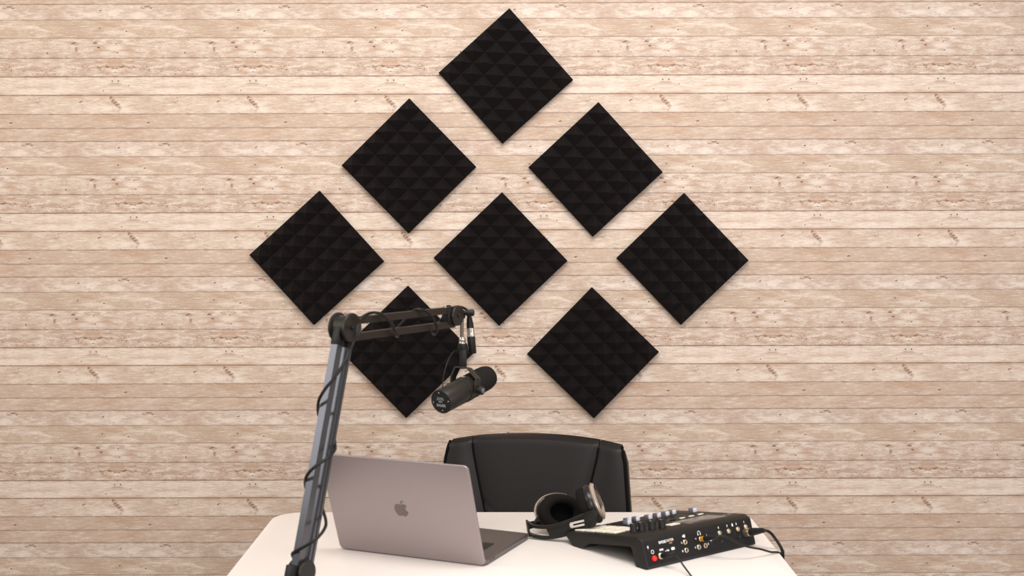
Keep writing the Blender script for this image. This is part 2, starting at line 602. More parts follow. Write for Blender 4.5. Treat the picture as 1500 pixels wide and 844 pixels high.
M_faderw = mat('white_fader_end', rgb(205, 205, 212), 0.4)
M_tube = mat('brushed_steel_tube', rgb(120, 110, 100), 0.3, 0.8)
M_touch = mat('touch_glass', (0.030, 0.026, 0.024, 1), 0.14, spec=1.0, emit=(1.0, 0.85, 0.77, 1), estr=0.055)
M_touch.node_tree.nodes['Principled BSDF'].inputs['IOR'].default_value = 1.9
M_tube2 = mat('dull_grey_cap', rgb(92, 92, 94), 0.5)
M_plate = mat('brushed_silver_plate', rgb(205, 198, 192), 0.45, 0.25)
M_deep = mat('black_mesh_fabric', (0.003, 0.003, 0.003, 1), 0.95, spec=0.05)
M_cloth = mat('black_velour', (0.010, 0.0085, 0.0078, 1), 0.95, spec=0.1, bump=0.4, bscale=900)
M_hpshell = mat('dark_grey_shell', (0.011, 0.011, 0.012, 1), 0.32, spec=0.4)
M_hpsilver = mat('champagne_shell', rgb(205, 188, 172), 0.34, 0.7)

# ------------------------------------------------------------------ foam panels
def foam_mesh():
    """12 in. tile, 6 x 6 pyramids; local X,Y in the tile's plane, Z out of the wall"""
    S, n, b, h = 0.3005, 6, 0.019, 0.029
    c = S / n
    t = bmesh.new()
    grid = {}
    for i in range(n + 1):
        for j in range(n + 1):
            grid[i, j] = t.verts.new((i * c - S / 2, j * c - S / 2, b))
    prev = {}
    # each pyramid as slightly concave faces: corner, mid ring, apex
    for i in range(n):
        for j in range(n):
            x0, y0 = i * c - S / 2, j * c - S / 2
            cxx, cyy = x0 + c / 2, y0 + c / 2
            q = [grid[i, j], grid[i + 1, j], grid[i + 1, j + 1], grid[i, j + 1]]
            apex = t.verts.new((cxx + random.uniform(-1, 1) * .0012, cyy + random.uniform(-1, 1) * .0012, b + h))
            mid = [t.verts.new((v.co.x * .5 + cxx * .5, v.co.y * .5 + cyy * .5, b + h * 0.46)) for v in q]
            for a in range(4):
                d = (a + 1) % 4
                t.faces.new((q[a], q[d], mid[d], mid[a]))
                t.faces.new((mid[a], mid[d], apex))
    low = {}
    for (i, j), v in grid.items():
        if i in (0, n) or j in (0, n):
            low[i, j] = t.verts.new((v.co.x, v.co.y, 0.0))
    for i in range(n):
        for j in (0, n):
            t.faces.new((grid[i, j], grid[i + 1, j], low[i + 1, j], low[i, j]))
            t.faces.new((grid[j, i], grid[j, i + 1], low[j, i + 1], low[j, i]))
    cs = [low[0, 0], low[n, 0], low[n, n], low[0, n]]
    ring = [low[i, 0] for i in range(n)] + [low[n, j] for j in range(n)] + [low[i, n] for i in range(n, 0, -1)] + [low[0, j] for j in range(n, 0, -1)]
    t.faces.new(ring[::-1])
    bmesh.ops.recalc_face_normals(t, faces=t.faces[:])
    return t


PANELS = [(-0.0192, 1.9479, -2.95, 0.2998, 'topmost black pyramid foam tile at the peak of the arrangement'),
          (-0.3260, 1.6659, -0.6, 0.3011, 'left of the two black foam tiles just below the topmost tile'),
          (0.2646, 1.6547, -2.1, 0.3007, 'right of the two black foam tiles just below the topmost tile'),
          (-0.6207, 1.3744, -2.8, 0.3020, 'leftmost black foam tile, farthest out on the left of the wall'),
          (-0.0363, 1.3711, -1.3, 0.3009, 'black foam tile in the centre of the arrangement, surrounded by the others'),
          (0.5422, 1.3711, -0.95, 0.2963, 'rightmost black foam tile, farthest out on the right of the wall'),
          (-0.3350, 1.0745, -0.9, 0.3000, 'black foam tile partly hidden behind the microphone and its arm'),
          (0.2587, 1.0716, 1.0, 0.2974, 'lowest right black foam tile, hanging right above the chair')]
f0 = None
for x, z, rot, S, lab in PANELS:
    if f0 is None:
        p = f0 = obj('acoustic_foam_panel', foam_mesh(), M_foam)
    else:
        p = f0.copy()
        COL.objects.link(p)
    s = S / 0.3005
    p.matrix_world = T((x, -0.0002, z)) @ Matrix.Rotation(PI / 2, 4, 'X') @ Matrix.Rotation(math.radians(45 + rot), 4, 'Z') @ Matrix.Diagonal((s, s, 1, 1))
    tag(p, lab, 'foam panel', 'acoustic foam panels on the plank wall')

# ------------------------------------------------------------------ desk
DZ = 0.76
desk = thing('desk', 'white desk with rounded corners in front of the plank wall', 'desk', T((0, -1.25, 0)))
bm = bmesh.new()
add_prism(bm, [(x, y) for x, y in rounded_rect(1.188, 0.80, 0.075, 10)], DZ - 0.025, DZ, bevel=0.0025)
obj('desk_top', bm, M_desk, desk, auto=40)
for sx_ in (-1, 1):
    for sy_ in (-1, 1):
        bm = bmesh.new()
        add_box(bm, (sx_ * 0.50, sy_ * 0.31, (DZ - 0.025) / 2), (0.05, 0.05, DZ - 0.025), bevel=0.004)
        obj('leg', bm, M_steelleg, desk, auto=40)
for y in (0.31, -0.31):
    bm = bmesh.new()
    add_box(bm, (0, y, DZ - 0.055), (0.95, 0.03, 0.06), bevel=0.003)
    obj('apron', bm, M_steelleg, desk, auto=40)

# ------------------------------------------------------------------ chair
CH = T((0.067, -0.44, 0)) @ Matrix.Rotation(math.radians(-11), 4, 'Z')
chair = thing('office_chair', 'black leather executive office chair behind the white desk', 'chair', CH)


def seam_at(w):
    return max(0.36, 0.735 - 0.50 * (1 - w))


def back_pt(u, w):
    """u in -1..1 across, w in 0..1 up : front surface of the backrest (local, faces -Y)"""
    hw = 0.275 * (0.93 + 0.07 * min(1, (1 - w) * 2.2)) * (1 - 0.02 * max(0, w - .9) / .1)
    ztop = 0.8805 - 0.019 * (abs(u) ** 2.0) - 0.010 * max(0, abs(u) - .68)
    z = 0.40 + (ztop - 0.40) * w
    seam = seam_at(w)           # seam position moves outwards with height
    x = hw * u
    au = abs(u)
    d = 0.0
    if au < seam:
        t = au / seam
        d = 0.012 * (1 - t ** 8) + 0.006 * (1 - t * t) + 0.010
    else:
        t = (au - seam) / (1 - seam)
        d = 0.010 + 0.013 * math.sin(min(1.0, t * 1.02) * PI * 0.9) ** 0.7 * (1 - 0.2 * t)
    # round over at the top
    rt = max(0.0, (w - 0.972) / 0.028)
    d *= math.sqrt(max(0.0, 1 - rt ** 2.4)) * 0.9 + 0.1
    yb = 0.020 * au ** 2 * -1.0      # wraps forward at the sides
    lean = 0.07 * (w - 0.5)
    # stitched wrinkles running from the seam at mid height
    wr = 0.0
    if au < seam:
        g = math.exp(-((w - 0.55) / 0.07) ** 2) * math.exp(-((seam - au) / 0.10) ** 2)
        wr = 0.0022 * g * math.sin((w * 40 - au * 18) * 2.2)
    return Vector((x, -d + yb + lean + wr - 0.02, z))


def grid_patch(bm, us, ws, fn, smooth=True):
    t = bmesh.new()
    V = [[t.verts.new(fn(u, w)) for u in us] for w in ws]
    for i in range(len(ws) - 1):
        for j in range(len(us) - 1):
            f = t.faces.new((V[i][j], V[i][j + 1], V[i + 1][j + 1], V[i + 1][j]))
            f.smooth = smooth
    return t, V


WS = [i / 60 for i in range(61)]


def back_section(s0, s1, bmx, nu=28):
    """closed padded section between fractions s0..s1 (signed multiples of seam/edge)"""
    t = bmesh.new()
    F, Bk = [], []
    for w in WS:
        seam = seam_at(w)
        a = s0(seam)
        b = s1(seam)
        rf, rb = [], []
        for j in range(nu + 1):
            u = a + (b - a) * j / nu
            p = back_pt(u, w)
            rf.append(t.verts.new(p))
            lean = 0.07 * (w - 0.5)
            q = Vector((p.x * 1.0, 0.012 + lean - 0.018 * abs(u) ** 2, p.z))
            rb.append(t.verts.new(q))
        F.append(rf)
        Bk.append(rb)
    for i in range(len(WS) - 1):
        for j in range(nu):
            t.faces.new((F[i][j], F[i][j + 1], F[i + 1][j + 1], F[i + 1][j]))
            t.faces.new((Bk[i][j + 1], Bk[i][j], Bk[i + 1][j], Bk[i + 1][j + 1]))
        t.faces.new((F[i][0], F[i + 1][0], Bk[i + 1][0], Bk[i][0]))
        t.faces.new((F[i][nu], Bk[i][nu], Bk[i + 1][nu], F[i + 1][nu]))
    for j in range(nu):
        t.faces.new((F[-1][j], F[-1][j + 1], Bk[-1][j + 1], Bk[-1][j]))
        t.faces.new((F[0][j + 1], F[0][j], Bk[0][j], Bk[0][j + 1]))
    bmesh.ops.recalc_face_normals(t, faces=t.faces[:])
    merge(bmx, t)


bm = bmesh.new()
back_section(lambda s: -s + 0.004, lambda s: s - 0.004, bm, 40)
obj('backrest', bm, M_leather, chair, auto=50)
for sg in (-1, 1):
    bm = bmesh.new()
    if sg < 0:
        back_section(lambda s: -0.985, lambda s: -s - 0.004, bm, 18)
    else:
        back_section(lambda s: s + 0.004, lambda s: 0.985, bm, 18)
    obj('side_bolster', bm, M_leather, chair, auto=50)
    # piping along the seam and along the outer edge
    bm = bmesh.new()
    add_tube(bm, [back_pt(sg * seam_at(w), w) + Vector((0, -0.0012, 0)) for w in WS[2:-1:2]], 0.0031, 8, 3)
    obj('seam_piping', bm, M_thread, chair)
    bm = bmesh.new()
    pth = [back_pt(sg * 0.985, w) + Vector((sg * 0.002, 0.0, 0)) for w in WS[2::2]]
    add_tube(bm, pth, 0.0042, 8, 3)
    obj('edge_piping', bm, M_thread, chair)
# rear shell, thicker than the cushion, seen at the side
bm = bmesh.new()
t = bmesh.new()
FR, BR = [], []
for w in WS[:-1]:
    rf, rb = [], []
    for j in range(31):
        u = -1 + 2 * j / 30
        p = back_pt(u, w)
        lean = 0.07 * (w - 0.5)
        zz = 0.40 + (p.z - 0.40) * 0.992 - 0.004
        rf.append(t.verts.new((p.x * 1.005, 0.010 + lean - 0.018 * u * u, zz)))
        dep = 0.062 * (1 - abs(u) ** 6 * 0.30)
        rb.append(t.verts.new((p.x * (1.005 if abs(u) < .95 else 1.0), 0.010 + lean - 0.018 * u * u + dep * (1 - 0.5 * max(0, (w - .88) / .12) ** 2), zz - 0.012 * max(0, (w - .88) / .12))))
    FR.append(rf)
    BR.append(rb)
nW = len(FR)
for i in range(nW - 1):
    for j in range(30):
        t.faces.new((FR[i][j], FR[i][j + 1], FR[i + 1][j + 1], FR[i + 1][j]))
        t.faces.new((BR[i][j + 1], BR[i][j], BR[i + 1][j], BR[i + 1][j + 1]))
    t.faces.new((FR[i][0], FR[i + 1][0], BR[i + 1][0], BR[i][0]))
    t.faces.new((FR[i][30], BR[i][30], BR[i + 1][30], FR[i + 1][30]))
for j in range(30):
    t.faces.new((FR[-1][j], FR[-1][j + 1], BR[-1][j + 1], BR[-1][j]))
    t.faces.new((FR[0][j + 1], FR[0][j], BR[0][j], BR[0][j + 1]))
bmesh.ops.recalc_face_normals(t, faces=t.faces[:])
merge(bm, t)
obj('back_shell', bm, M_leather, chair, auto=50)
# seat, post and star base (below the desk)
bm = bmesh.new()
add_prism(bm, [(x, y - 0.26) for x, y in rounded_rect(0.50, 0.48, 0.09, 8)], 0.37, 0.46, bevel=0.025, seg=4)
obj('seat', bm, M_leather, chair, auto=50)
bm = bmesh.new()
add_cyl(bm, (0, -0.24, 0.10), (0, 0, 1), 0.028, 0.27)
obj('gas_post', bm, M_blackplastic, chair, auto=40)
bm = bmesh.new()
for i in range(5):
    a = 2 * PI * i / 5 + 0.3
    add_sweep(bm, [Vector((0, -0.24, 0.115)), Vector((0.15 * math.cos(a), -0.24 + 0.15 * math.sin(a), 0.105)),
                   Vector((0.29 * math.cos(a), -0.24 + 0.29 * math.sin(a), 0.075))], [(-.02, -.014), (.02, -.014), (.016, .014), (-.016, .014)])
obj('star_base', bm, M_blackplastic, chair, auto=40)
for i in range(5):
    a = 2 * PI * i / 5 + 0.3
    bm = bmesh.new()
    add_cyl(bm, (0.28 * math.cos(a) - 0.02 * math.sin(a), -0.24 + 0.28 * math.sin(a) + 0.02 * math.cos(a), 0.031), (math.sin(a), -math.cos(a), 0), 0.030, 0.04)
    obj('caster', bm, M_blackplastic, chair, auto=40)

# ------------------------------------------------------------------ laptop
LW, LD = 0.3575, 0.2460
yaw = -0.4044
LM = T((-0.0562, -1.3359, DZ)) @ Matrix.Rotation(yaw, 4, 'Z')      # origin: hinge end nearest the camera; X runs back along -hinge
lap = thing('laptop', 'open grey laptop with an apple emblem on its lid, on the white desk', 'laptop', LM)
# local: hinge from x=-LW..0 at y=0, keyboard deck towards +Y
bm = bmesh.new()
add_prism(bm, [(x - LW / 2, y + LD / 2) for x, y in rounded_rect(LW, LD, 0.011, 8)], 0.002, 0.0135, bevel=0.0025, seg=3)
base = obj('base', bm, M_alu_deck, lap, auto=40)
for i, x in enumerate((-0.03, -LW + 0.03)):
    for y in (0.03, LD - 0.03):
        bm = bmesh.new()
        add_cyl(bm, (x, y, 0), (0, 0, 1), 0.008, 0.003)
        obj('rubber_foot', bm, M_rubber, base)
bm = bmesh.new()
add_prism(bm, [(x - LW / 2, y + 0.078) for x, y in rounded_rect(0.292, 0.108, 0.004, 4)], 0.0133, 0.0138)
obj('keyboard_well', bm, M_screen, base)
bm = bmesh.new()
rows = [(14, 0.006), (14, 0.0155), (14, 0.0155), (13, 0.0155), (12, 0.0155), (11, 0.0155)]
yy = 0.030
for n_, hh in rows:
    wk = 0.286 / n_
    for i in range(n_):
        add_box(bm, (-LW / 2 - 0.143 + wk * (i + .5), yy + hh / 2, 0.0143), (wk - 0.003, hh, 0.001), bevel=0.0003, seg=1)
    yy += hh + 0.003
o = obj('keyboard', bm, M_key, base)
bm = bmesh.new()
add_prism(bm, [(x - LW / 2, y + 0.188) for x, y in rounded_rect(0.16, 0.098, 0.004, 4)], 0.0134, 0.0137)
obj('trackpad', bm, M_alu_deck, base)
for y in (0.026, 0.042):
    bm = bmesh.new()
    add_prism(bm, [(x, y_) for x, y_ in rounded_rect(0.0090, 0.003, 0.00149, 5)], -0.0003, 0.0003,
              frame_M((0.0, y, 0.0080), (0, 1, 0), (0, 0, 1), (1, 0, 0)))
    obj('port', bm, M_key, base)
tilt = 0.3572
LIDM = T((0, 0.002, 0.0035)) @ Matrix.Rotation(tilt, 4, 'X')       # lid plane: local X along hinge, Z up the lid, -Y outer face
# rotate about X so that the top leans towards -Y (towards the camera)
lidbm = bmesh.new()
add_prism(lidbm, [(x - LW / 2, y + LD / 2) for x, y in rounded_rect(LW, LD, 0.0115, 8)], -0.0, 0.0050,
          LIDM @ frame_M((0, 0, 0), (1, 0, 0), (0, 0, 1), (0, -1, 0)), bevel=0.0016, seg=3)
lid = obj('lid', lidbm, M_alu, lap, auto=40)
bm = bmesh.new()
add_prism(bm, [(x - LW / 2, y + LD / 2) for x, y in rounded_rect(LW - 0.006, LD - 0.006, 0.009, 6)], -0.0006, 0.0001,
          LIDM @ frame_M((0, 0, 0), (1, 0, 0), (0, 0, 1), (0, -1, 0)))
obj('display', bm, M_screen, lid)
bm = bmesh.new()
add_lathe(bm, [(0, 0), (0.0045, 0), (0.0045, 0.26), (0, 0.26)], 16, axis_M((-LW / 2 - 0.13, 0.0035, 0.0085), (1, 0, 0)))
obj('hinge', bm, M_key, lap)
# emblem: bitten apple with a leaf (seen from behind the lid)
body = [(0.00, 0.30), (0.10, 0.335), (0.22, 0.345), (0.33, 0.30), (0.395, 0.235), (0.32, 0.165), (0.285, 0.06), (0.305, -0.05), (0.37, -0.125), (0.425, -0.155),
        (0.385, -0.27), (0.31, -0.385), (0.225, -0.455), (0.14, -0.455), (0.06, -0.425), (-0.02, -0.422), (-0.10, -0.452), (-0.18, -0.455), (-0.27, -0.385),
        (-0.355, -0.25), (-0.41, -0.09), (-0.415, 0.07), (-0.37, 0.21), (-0.28, 0.30), (-0.17, 0.335), (-0.08, 0.315)]
leaf = [(0.0, 0.375), (0.075, 0.385), (0.14, 0.435), (0.185, 0.51), (0.19, 0.585), (0.115, 0.565), (0.045, 0.505), (0.005, 0.44)]


def smooth_closed(pts, k=4):
    n = len(pts)
    out = []
    for i in range(n):
        p0, p1, p2, p3 = (Vector(pts[(i + d) % n]) for d in (-1, 0, 1, 2))
        for j in range(k):
            t = j / k
            q = 0.5 * ((2 * p1) + (p2 - p0) * t + (2 * p0 - 5 * p1 + 4 * p2 - p3) * t * t + (3 * p1 - p0 - 3 * p2 + p3) * t ** 3)
            out.append((q.x, q.y))
    return out


bm = bmesh.new()
# seen from the camera the lid's local +X points right, so the outline keeps its handedness
LOGO = LIDM @ frame_M((-LW / 2, -0.0051, LD / 2), (1, 0, 0), (0, 0, 1), (0, -1, 0)) @ Matrix.Scale(0.0385, 4)
for pl in (body, leaf):
    add_prism(bm, smooth_closed(pl), -0.001, 0.006, LOGO)
obj('apple_emblem', bm, M_logo, lid)

# ------------------------------------------------------------------ mixer
XD = Vector((0.7961, 0.6051, 0)).normalized()
YD = Vector((-XD.y, XD.x, 0))
MM = frame_M((0.2846, -1.3658, DZ), XD, YD, (0, 0, 1))
mix = thing('podcast_mixer', 'black podcast mixer with faders and a red rear button, on the white desk', 'audio mixer', MM)
MWID = 0.343
prof = [(0.000, 0.003), (0.0165, 0.0575), (0.0190, 0.0600), (0.0320, 0.0652), (0.036, 0.0652), (0.2271, 0.0348), (0.262, 0.0290), (0.272, 0.0250), (0.270, 0.0195), (0.249, 0.0030),
        (0.244, 0.0), (0.215, 0.0), (0.208, 0.0045), (0.190, 0.0175), (0.058, 0.0385), (0.0474, 0.0395), (0.0425, 0.0330), (0.033, 0.0040), (0.029, 0.0), (0.003, 0.0)]
bm = bmesh.new()
t = bmesh.new()
NSEC = 8
cross = []
# rounded right/left ends: shrink towards the ends a little
for fx, ins in ((0.0, 0.0028), (0.0012, 0.0009), (0.004, 0.0), (MWID - 0.012, 0.0), (MWID - 0.003, 0.0010), (MWID, 0.0040)):
    cyp, czp = 0.13, 0.030
    ring = []
    for y, z in prof:
        zz = z
        yy_ = y + (ins if y < 0.1 else -ins) * (1 if fx > 0.1 or ins < .01 else 1)
        if z > 0.05:
            zz = z - ins
        ring.append(t.verts.new((fx, yy_, zz)))
    cross.append(ring)
n = len(prof)
for i in range(len(cross) - 1):
    for j in range(n):
        t.faces.new((cross[i][j], cross[i][(j + 1) % n], cross[i + 1][(j + 1) % n], cross[i + 1][j]))
t.faces.new(cross[0][::-1])
t.faces.new(cross[-1])
bmesh.ops.recalc_face_normals(t, faces=t.faces[:])
merge(bm, t)
obj('case', bm, M_mixer, mix, auto=35)
# rear plate frame
rn = Vector((0, -0.0545, 0.0165)).normalized()      # outward
ru = Vector((0, 0.0165, 0.0545)).normalized()       # up along the plate


def rear_M(X, Z, out=0.0):
    """point on the rear plate; (X,Z) as measured on a vertical plane through the foot edge"""
    yv = 0.0165 * (Z / 0.0605)
    X2 = X + 1.03 * yv
    Z2 = Z - 0.325 * yv
    p = Vector((X2, 0.0165 * (Z2 - 0.003) / 0.0545, Z2)) + rn * out
    return frame_M(p, (1, 0, 0), ru, rn)


bm = bmesh.new()
add_prism(bm, [(x + MWID / 2, y + 0.0285) for x, y in rounded_rect(MWID - 0.012, 0.049, 0.002, 3)], -0.001, 0.0004,
          frame_M((0, 0, 0.003), (1, 0, 0), ru, rn))
plate = obj('rear_plate', bm, M_mixrear, mix)


def jack(X, Z, r=0.0050):
    bm = bmesh.new()
    add_lathe(bm, [(r * .62, -0.004), (r * .62, 0.0012), (r * .75, 0.0022), (r, 0.0018), (r * 1.15, 0.0003)], 20, rear_M(X, Z))
    j_ = obj('jack_socket', bm, M_brass, mix)
    bm = bmesh.new()
    add_lathe(bm, [(0, 0.0006), (r * .66, 0.0006)], 16, rear_M(X, Z))
    obj('socket_hole', bm, M_key, j_)


for X, Z in ((.1119, .0423), (.1161, .0239), (.1549, .0244), (.1751, .0245), (.1604, .0413)):
    jack(X, Z)
bm = bmesh.new()
add_lathe(bm, [(0.0060, 0), (0.0060, 0.0015), (0.0052, 0.0045), (0.0035, 0.0062), (0, 0.0068)], 24, rear_M(.0190, .0224))
obj('power_button', bm, M_red, mix)['label'] = 'round red power button'
bm = bmesh.new()
add_lathe(bm, [(0.0032, 0.0045), (0.0066, 0.0045), (0.0070, 0.0005), (0.0074, 0.0)], 20, rear_M(.0385, .0243))
obj('power_socket', bm, M_brass, mix)
for i, (X, Zx, Zt) in enumerate(((.2180, .0331, .0464), (.2475, .0345, .0460), (.2775, .0350, .0459), (.3035, .0345, .0473))):
    bm = bmesh.new()
    add_lathe(bm, [(0.0085, 0.0003), (0.0095, 0.0016), (0.0108, 0.0012), (0.0112, 0.0)], 24, rear_M(X, Zx - .0015))
    for k in range(3):
        a = PI / 2 + 2 * PI * k / 3
        add_cyl(bm, rear_M(X, Zx - .0015) @ Vector((0.0042 * math.cos(a), 0.0042 * math.sin(a), 0)), MM.to_3x3().inverted() @ (MM.to_3x3() @ rn), 0.0013, 0.0012, 8)
    s_ = obj('xlr_socket', bm, M_blackplastic, mix, auto=40)
    bm = bmesh.new()
    add_lathe(bm, [(0.0056, 0), (0.0056, 0.003), (0.0044, 0.0045), (0, 0.0048)], 20, rear_M(X, Zt - .0010))
    obj('release_tab', bm, M_brass, s_)
# printed lettering and marks on the rear plate
bm = bmesh.new()
text_bm(bm, 'RØDE', 0.0074, rear_M(0.0418, 0.0531, .0008), 0.00034)
obj('lettering', bm, M_white, plate)
bm = bmesh.new()
text_bm(bm, 'CASTER', 0.0074, rear_M(0.0625, 0.0540, .0008), 0.0001)
obj('lettering', bm, M_white, plate)
bm = bmesh.new()
text_bm(bm, 'PRO', 0.0046, rear_M(0.0675, 0.0475, .0008), 0.0002)
obj('lettering', bm, M_orange, plate)
def mark(txt, size, X, Zm, bold=0.0002):
    bm = bmesh.new()
    text_bm(bm, txt, size, rear_M(X, Zm, .0008), bold)
    obj('socket_marking', bm, M_white, plate)


for X, s_ in ((.2150, '4'), (.2430, '3'), (.2730, '2'), (.2985, '1')):
    mark(s_, .0064, X, .0575, .0003)
mark('4', .0050, .1440, .0442)
mark('3', .0050, .1435, .0250)
mark('2', .0050, .1835, .0270)
mark('1', .0050, .1780, .0465)
mark('L', .0056, .1010, .0425, .0003)
mark('R', .0056, .1045, .0235, .0003)
mark('SD', .0050, .1920, .0335)


def symbol(fn, X, Zm, m_=None):
    bm = bmesh.new()
    fn(bm, rear_M(X, Zm, .0006))
    obj('rear_slot' if m_ else 'printed_symbol', bm, m_ or M_white, plate)


def sym_power(bm, M):
    add_lathe(bm, [(0.0030, 0.0), (0.0030, 0.0003), (0.0044, 0.0003), (0.0044, 0.0)], 20, M)


def sym_dc(bm, M):
    add_box(bm, (0, .001, 0), (.011, .0018, .0003), M)
    for k in range(3):
        add_box(bm, (-.004 + .004 * k, -.0008, 0), (.003, .0024, .0003), M)


def sym_usb(bm, M):
    add_box(bm, (0, 0, 0), (.0105, .0011, .0003), M)
    add_box(bm, (.0005, .0016, 0), (.0011, .0034, .0003), M)
    add_lathe(bm, [(0, .0003), (.0019, .0003), (.0019, 0)], 12, M @ T((.0045, 0, 0)))


def sym_speaker(bm, M):
    add_prism(bm, [(-.0042, -.0016), (-.0018, -.0016), (.0012, -.0040), (.0012, .0040), (-.0018, .0016), (-.0042, .0016)], 0, .0003, M)
    add_prism(bm, rounded_rect(.0020, .0062, .0009, 4), 0, .0003, M @ T((.0030, 0, 0)))


def sym_phones(bm, M):
    add_lathe(bm, [(0.0034, 0.0), (0.0034, 0.0003), (0.0046, 0.0003), (0.0046, 0.0)], 20, M, a0=-0.2, a1=PI + .2)
    for q_ in (-1, 1):
        add_prism(bm, rounded_rect(.0022, .0044, .0009, 3), 0, .0003, M @ T((q_ * .0036, -.0028, 0)))


def sym_rr(w_, h_, r_):
    return lambda bm, M: add_prism(bm, rounded_rect(w_, h_, r_, 4), 0, .0003, M)


symbol(sym_power, .0140, .0368)
symbol(sym_dc, .0400, .0375)
symbol(sym_usb, .0570, .0325)
symbol(sym_rr(.0100, .0058, .0020), .0745, .0345)
symbol(sym_speaker, .1065, .0560)
symbol(sym_phones, .1535, .0555)
symbol(sym_rr(.0042, .0068, .0020), .2605, .0570)
symbol(sym_rr(.0030, .0060, .0012), .0000, .0490)
symbol(sym_rr(.0060, .0035, .0012), .0010, .0425, M_key)
symbol(sym_rr(.0110, .0045, .0012), .0590, .0240, M_key)
symbol(sym_rr(.0130, .0030, .0012), .0745, .0265, M_key)
symbol(sym_rr(.0040, .0040, .0019), .1930, .0270, M_key)

# top face
td = Vector((0, 0.1911, -0.0304)).normalized()
tn = Vector((0, 0.0304, 0.1911)).normalized()


def top_M(X, Y, up=0.0):
    z = 0.0652 - (Y - 0.036) * (0.0304 / 0.1911)
    return frame_M(Vector((X, Y, z)) + tn * up, (1, 0, 0), td, tn)


for ix in range(2):
    for iy in range(4):
        bm = bmesh.new()
        add_prism(bm, rounded_rect(.034, .0315, .003, 4), 0.0, .0035, top_M(.0285 + .0385 * ix, .1285 + .0355 * iy), bevel=.0012)
        obj('pad', bm, M_pad, mix, auto=40)
for X, Y in ((.0481, .0925), (.0681, .0890), (.0890, .0770), (.1140, .0715)):
    bm = bmesh.new()
    add_lathe(bm, [(.0090, 0), (.0090, .002), (.0083, .003), (.0078, .0165), (.0068, .018), (0, .018)], 24, top_M(X, Y))
    k_ = obj('knob', bm, M_rubber, mix, auto=40)
    bm = bmesh.new()
    add_box(bm, (0, .0034, .0181), (.0011, .0056, .0004), top_M(X, Y))
    obj('knob_pointer', bm, M_white, k_)
for X, Y in ((.1035, .172), (.1290, .200), (.1520, .196), (.1829, .187), (.2095, .186), (.2369, .186), (.2626, .190), (.2998, .159)):
    bm = bmesh.new()
    add_box(bm, (0, .0, .0003), (.0022, .076, .0006), top_M(X, .190))
    obj('fader_slot', bm, M_key, mix)
    bm = bmesh.new()
    add_box(bm, (0, 0, .004), (.003, .006, .009), top_M(X, Y))
    add_box(bm, (0, .002, .0095), (.0110, .0150, .0095), top_M(X, Y), bevel=.0012)
    fc_ = obj('fader_cap', bm, M_fader, mix, auto=40)
    bm = bmesh.new()
    add_box(bm, (0, -.0070, .0095), (.0110, .0034, .0095), top_M(X, Y), bevel=.0010)
    obj('fader_end', bm, M_faderw, fc_, auto=40)
for i in range(7):
    X = .1150 + .0303 * i
    if X > .335:
        break
    bm = bmesh.new()
    add_prism(bm, rounded_rect(.0145, .0085, .0026, 4), 0, .0022, top_M(X, .1320), bevel=.0006)
    obj('channel_button', bm, M_pad if i > 3 else M_mixer, mix, auto=40)
bm = bmesh.new()
add_prism(bm, rounded_rect(.030, .0220, .003, 4), 0, .0022, top_M(.1535, .0790), bevel=.0006)
obj('record_button', bm, M_pad, mix, auto=40)
bm = bmesh.new()
add_prism(bm, rounded_rect(.118, .0640, .003, 4), 0, .0010, top_M(.2340, .0745), bevel=.0003)
obj('touch_screen', bm, M_touch, mix, auto=40)
bm = bmesh.new()
for a, w in ((-.014, .010), (.004, .016)):
    add_box(bm, (a, 0, .0002), (w, .0035, .0004), top_M(.316, .0635))
obj('top_marking', bm, M_grey, mix)

# ------------------------------------------------------------------ boom arm
E0 = Vector((-0.3306, -1.5, 1.284))
B0 = Vector((-0.4015, -1.616, 0.8303))
H = Vector((0.52, 0.85, 0)).normalized()
NN = Vector((H.y, -H.x, 0))
Z = Vector((0, 0, 1))
ARM = T((B0.x, B0.y, DZ))
arm = thing('microphone_boom_arm', 'black two-section boom arm clamped to the left front of the desk', 'boom arm', ARM)
AI = ARM.inverted()


def apart(name, bm, m, auto=40, parent=None):
    xform(AI, bm.verts)
    return obj(name, bm, m, arm if parent is None else parent, auto=auto)


def rail(p, q, side, up, a, b, name, m, groove=True):
    bm = bmesh.new()
    d = (q - p)
    L = d.length
    d = d.normalized()
    Mx = frame_M(p, side, up, d)
    w = a / 2
    h = b / 2
    g = 0.0018
    pts = [(-w, -h), (w, -h), (w, -g * 1.2), (w - g, -g * .9), (w - g, g * .9), (w, g * 1.2), (w, h), (-w, h), (-w, g * 1.2), (-w + g, g * .9), (-w + g, -g * .9), (-w, -g * 1.2)] if groove else \
        [(-w, -h), (w, -h), (w, h), (-w, h)]
    add_prism(bm, pts, 0, L, Mx)
    bmesh.ops.bevel(bm, geom=[e for e in bm.edges if abs((e.verts[0].co - e.verts[1].co).normalized().dot(d)) > .99 and len(e.link_faces) == 2 and e.calc_face_angle(0) > 1.2],
                    offset=.0012, segments=2, affect='EDGES')
    return apart(name, bm, m)


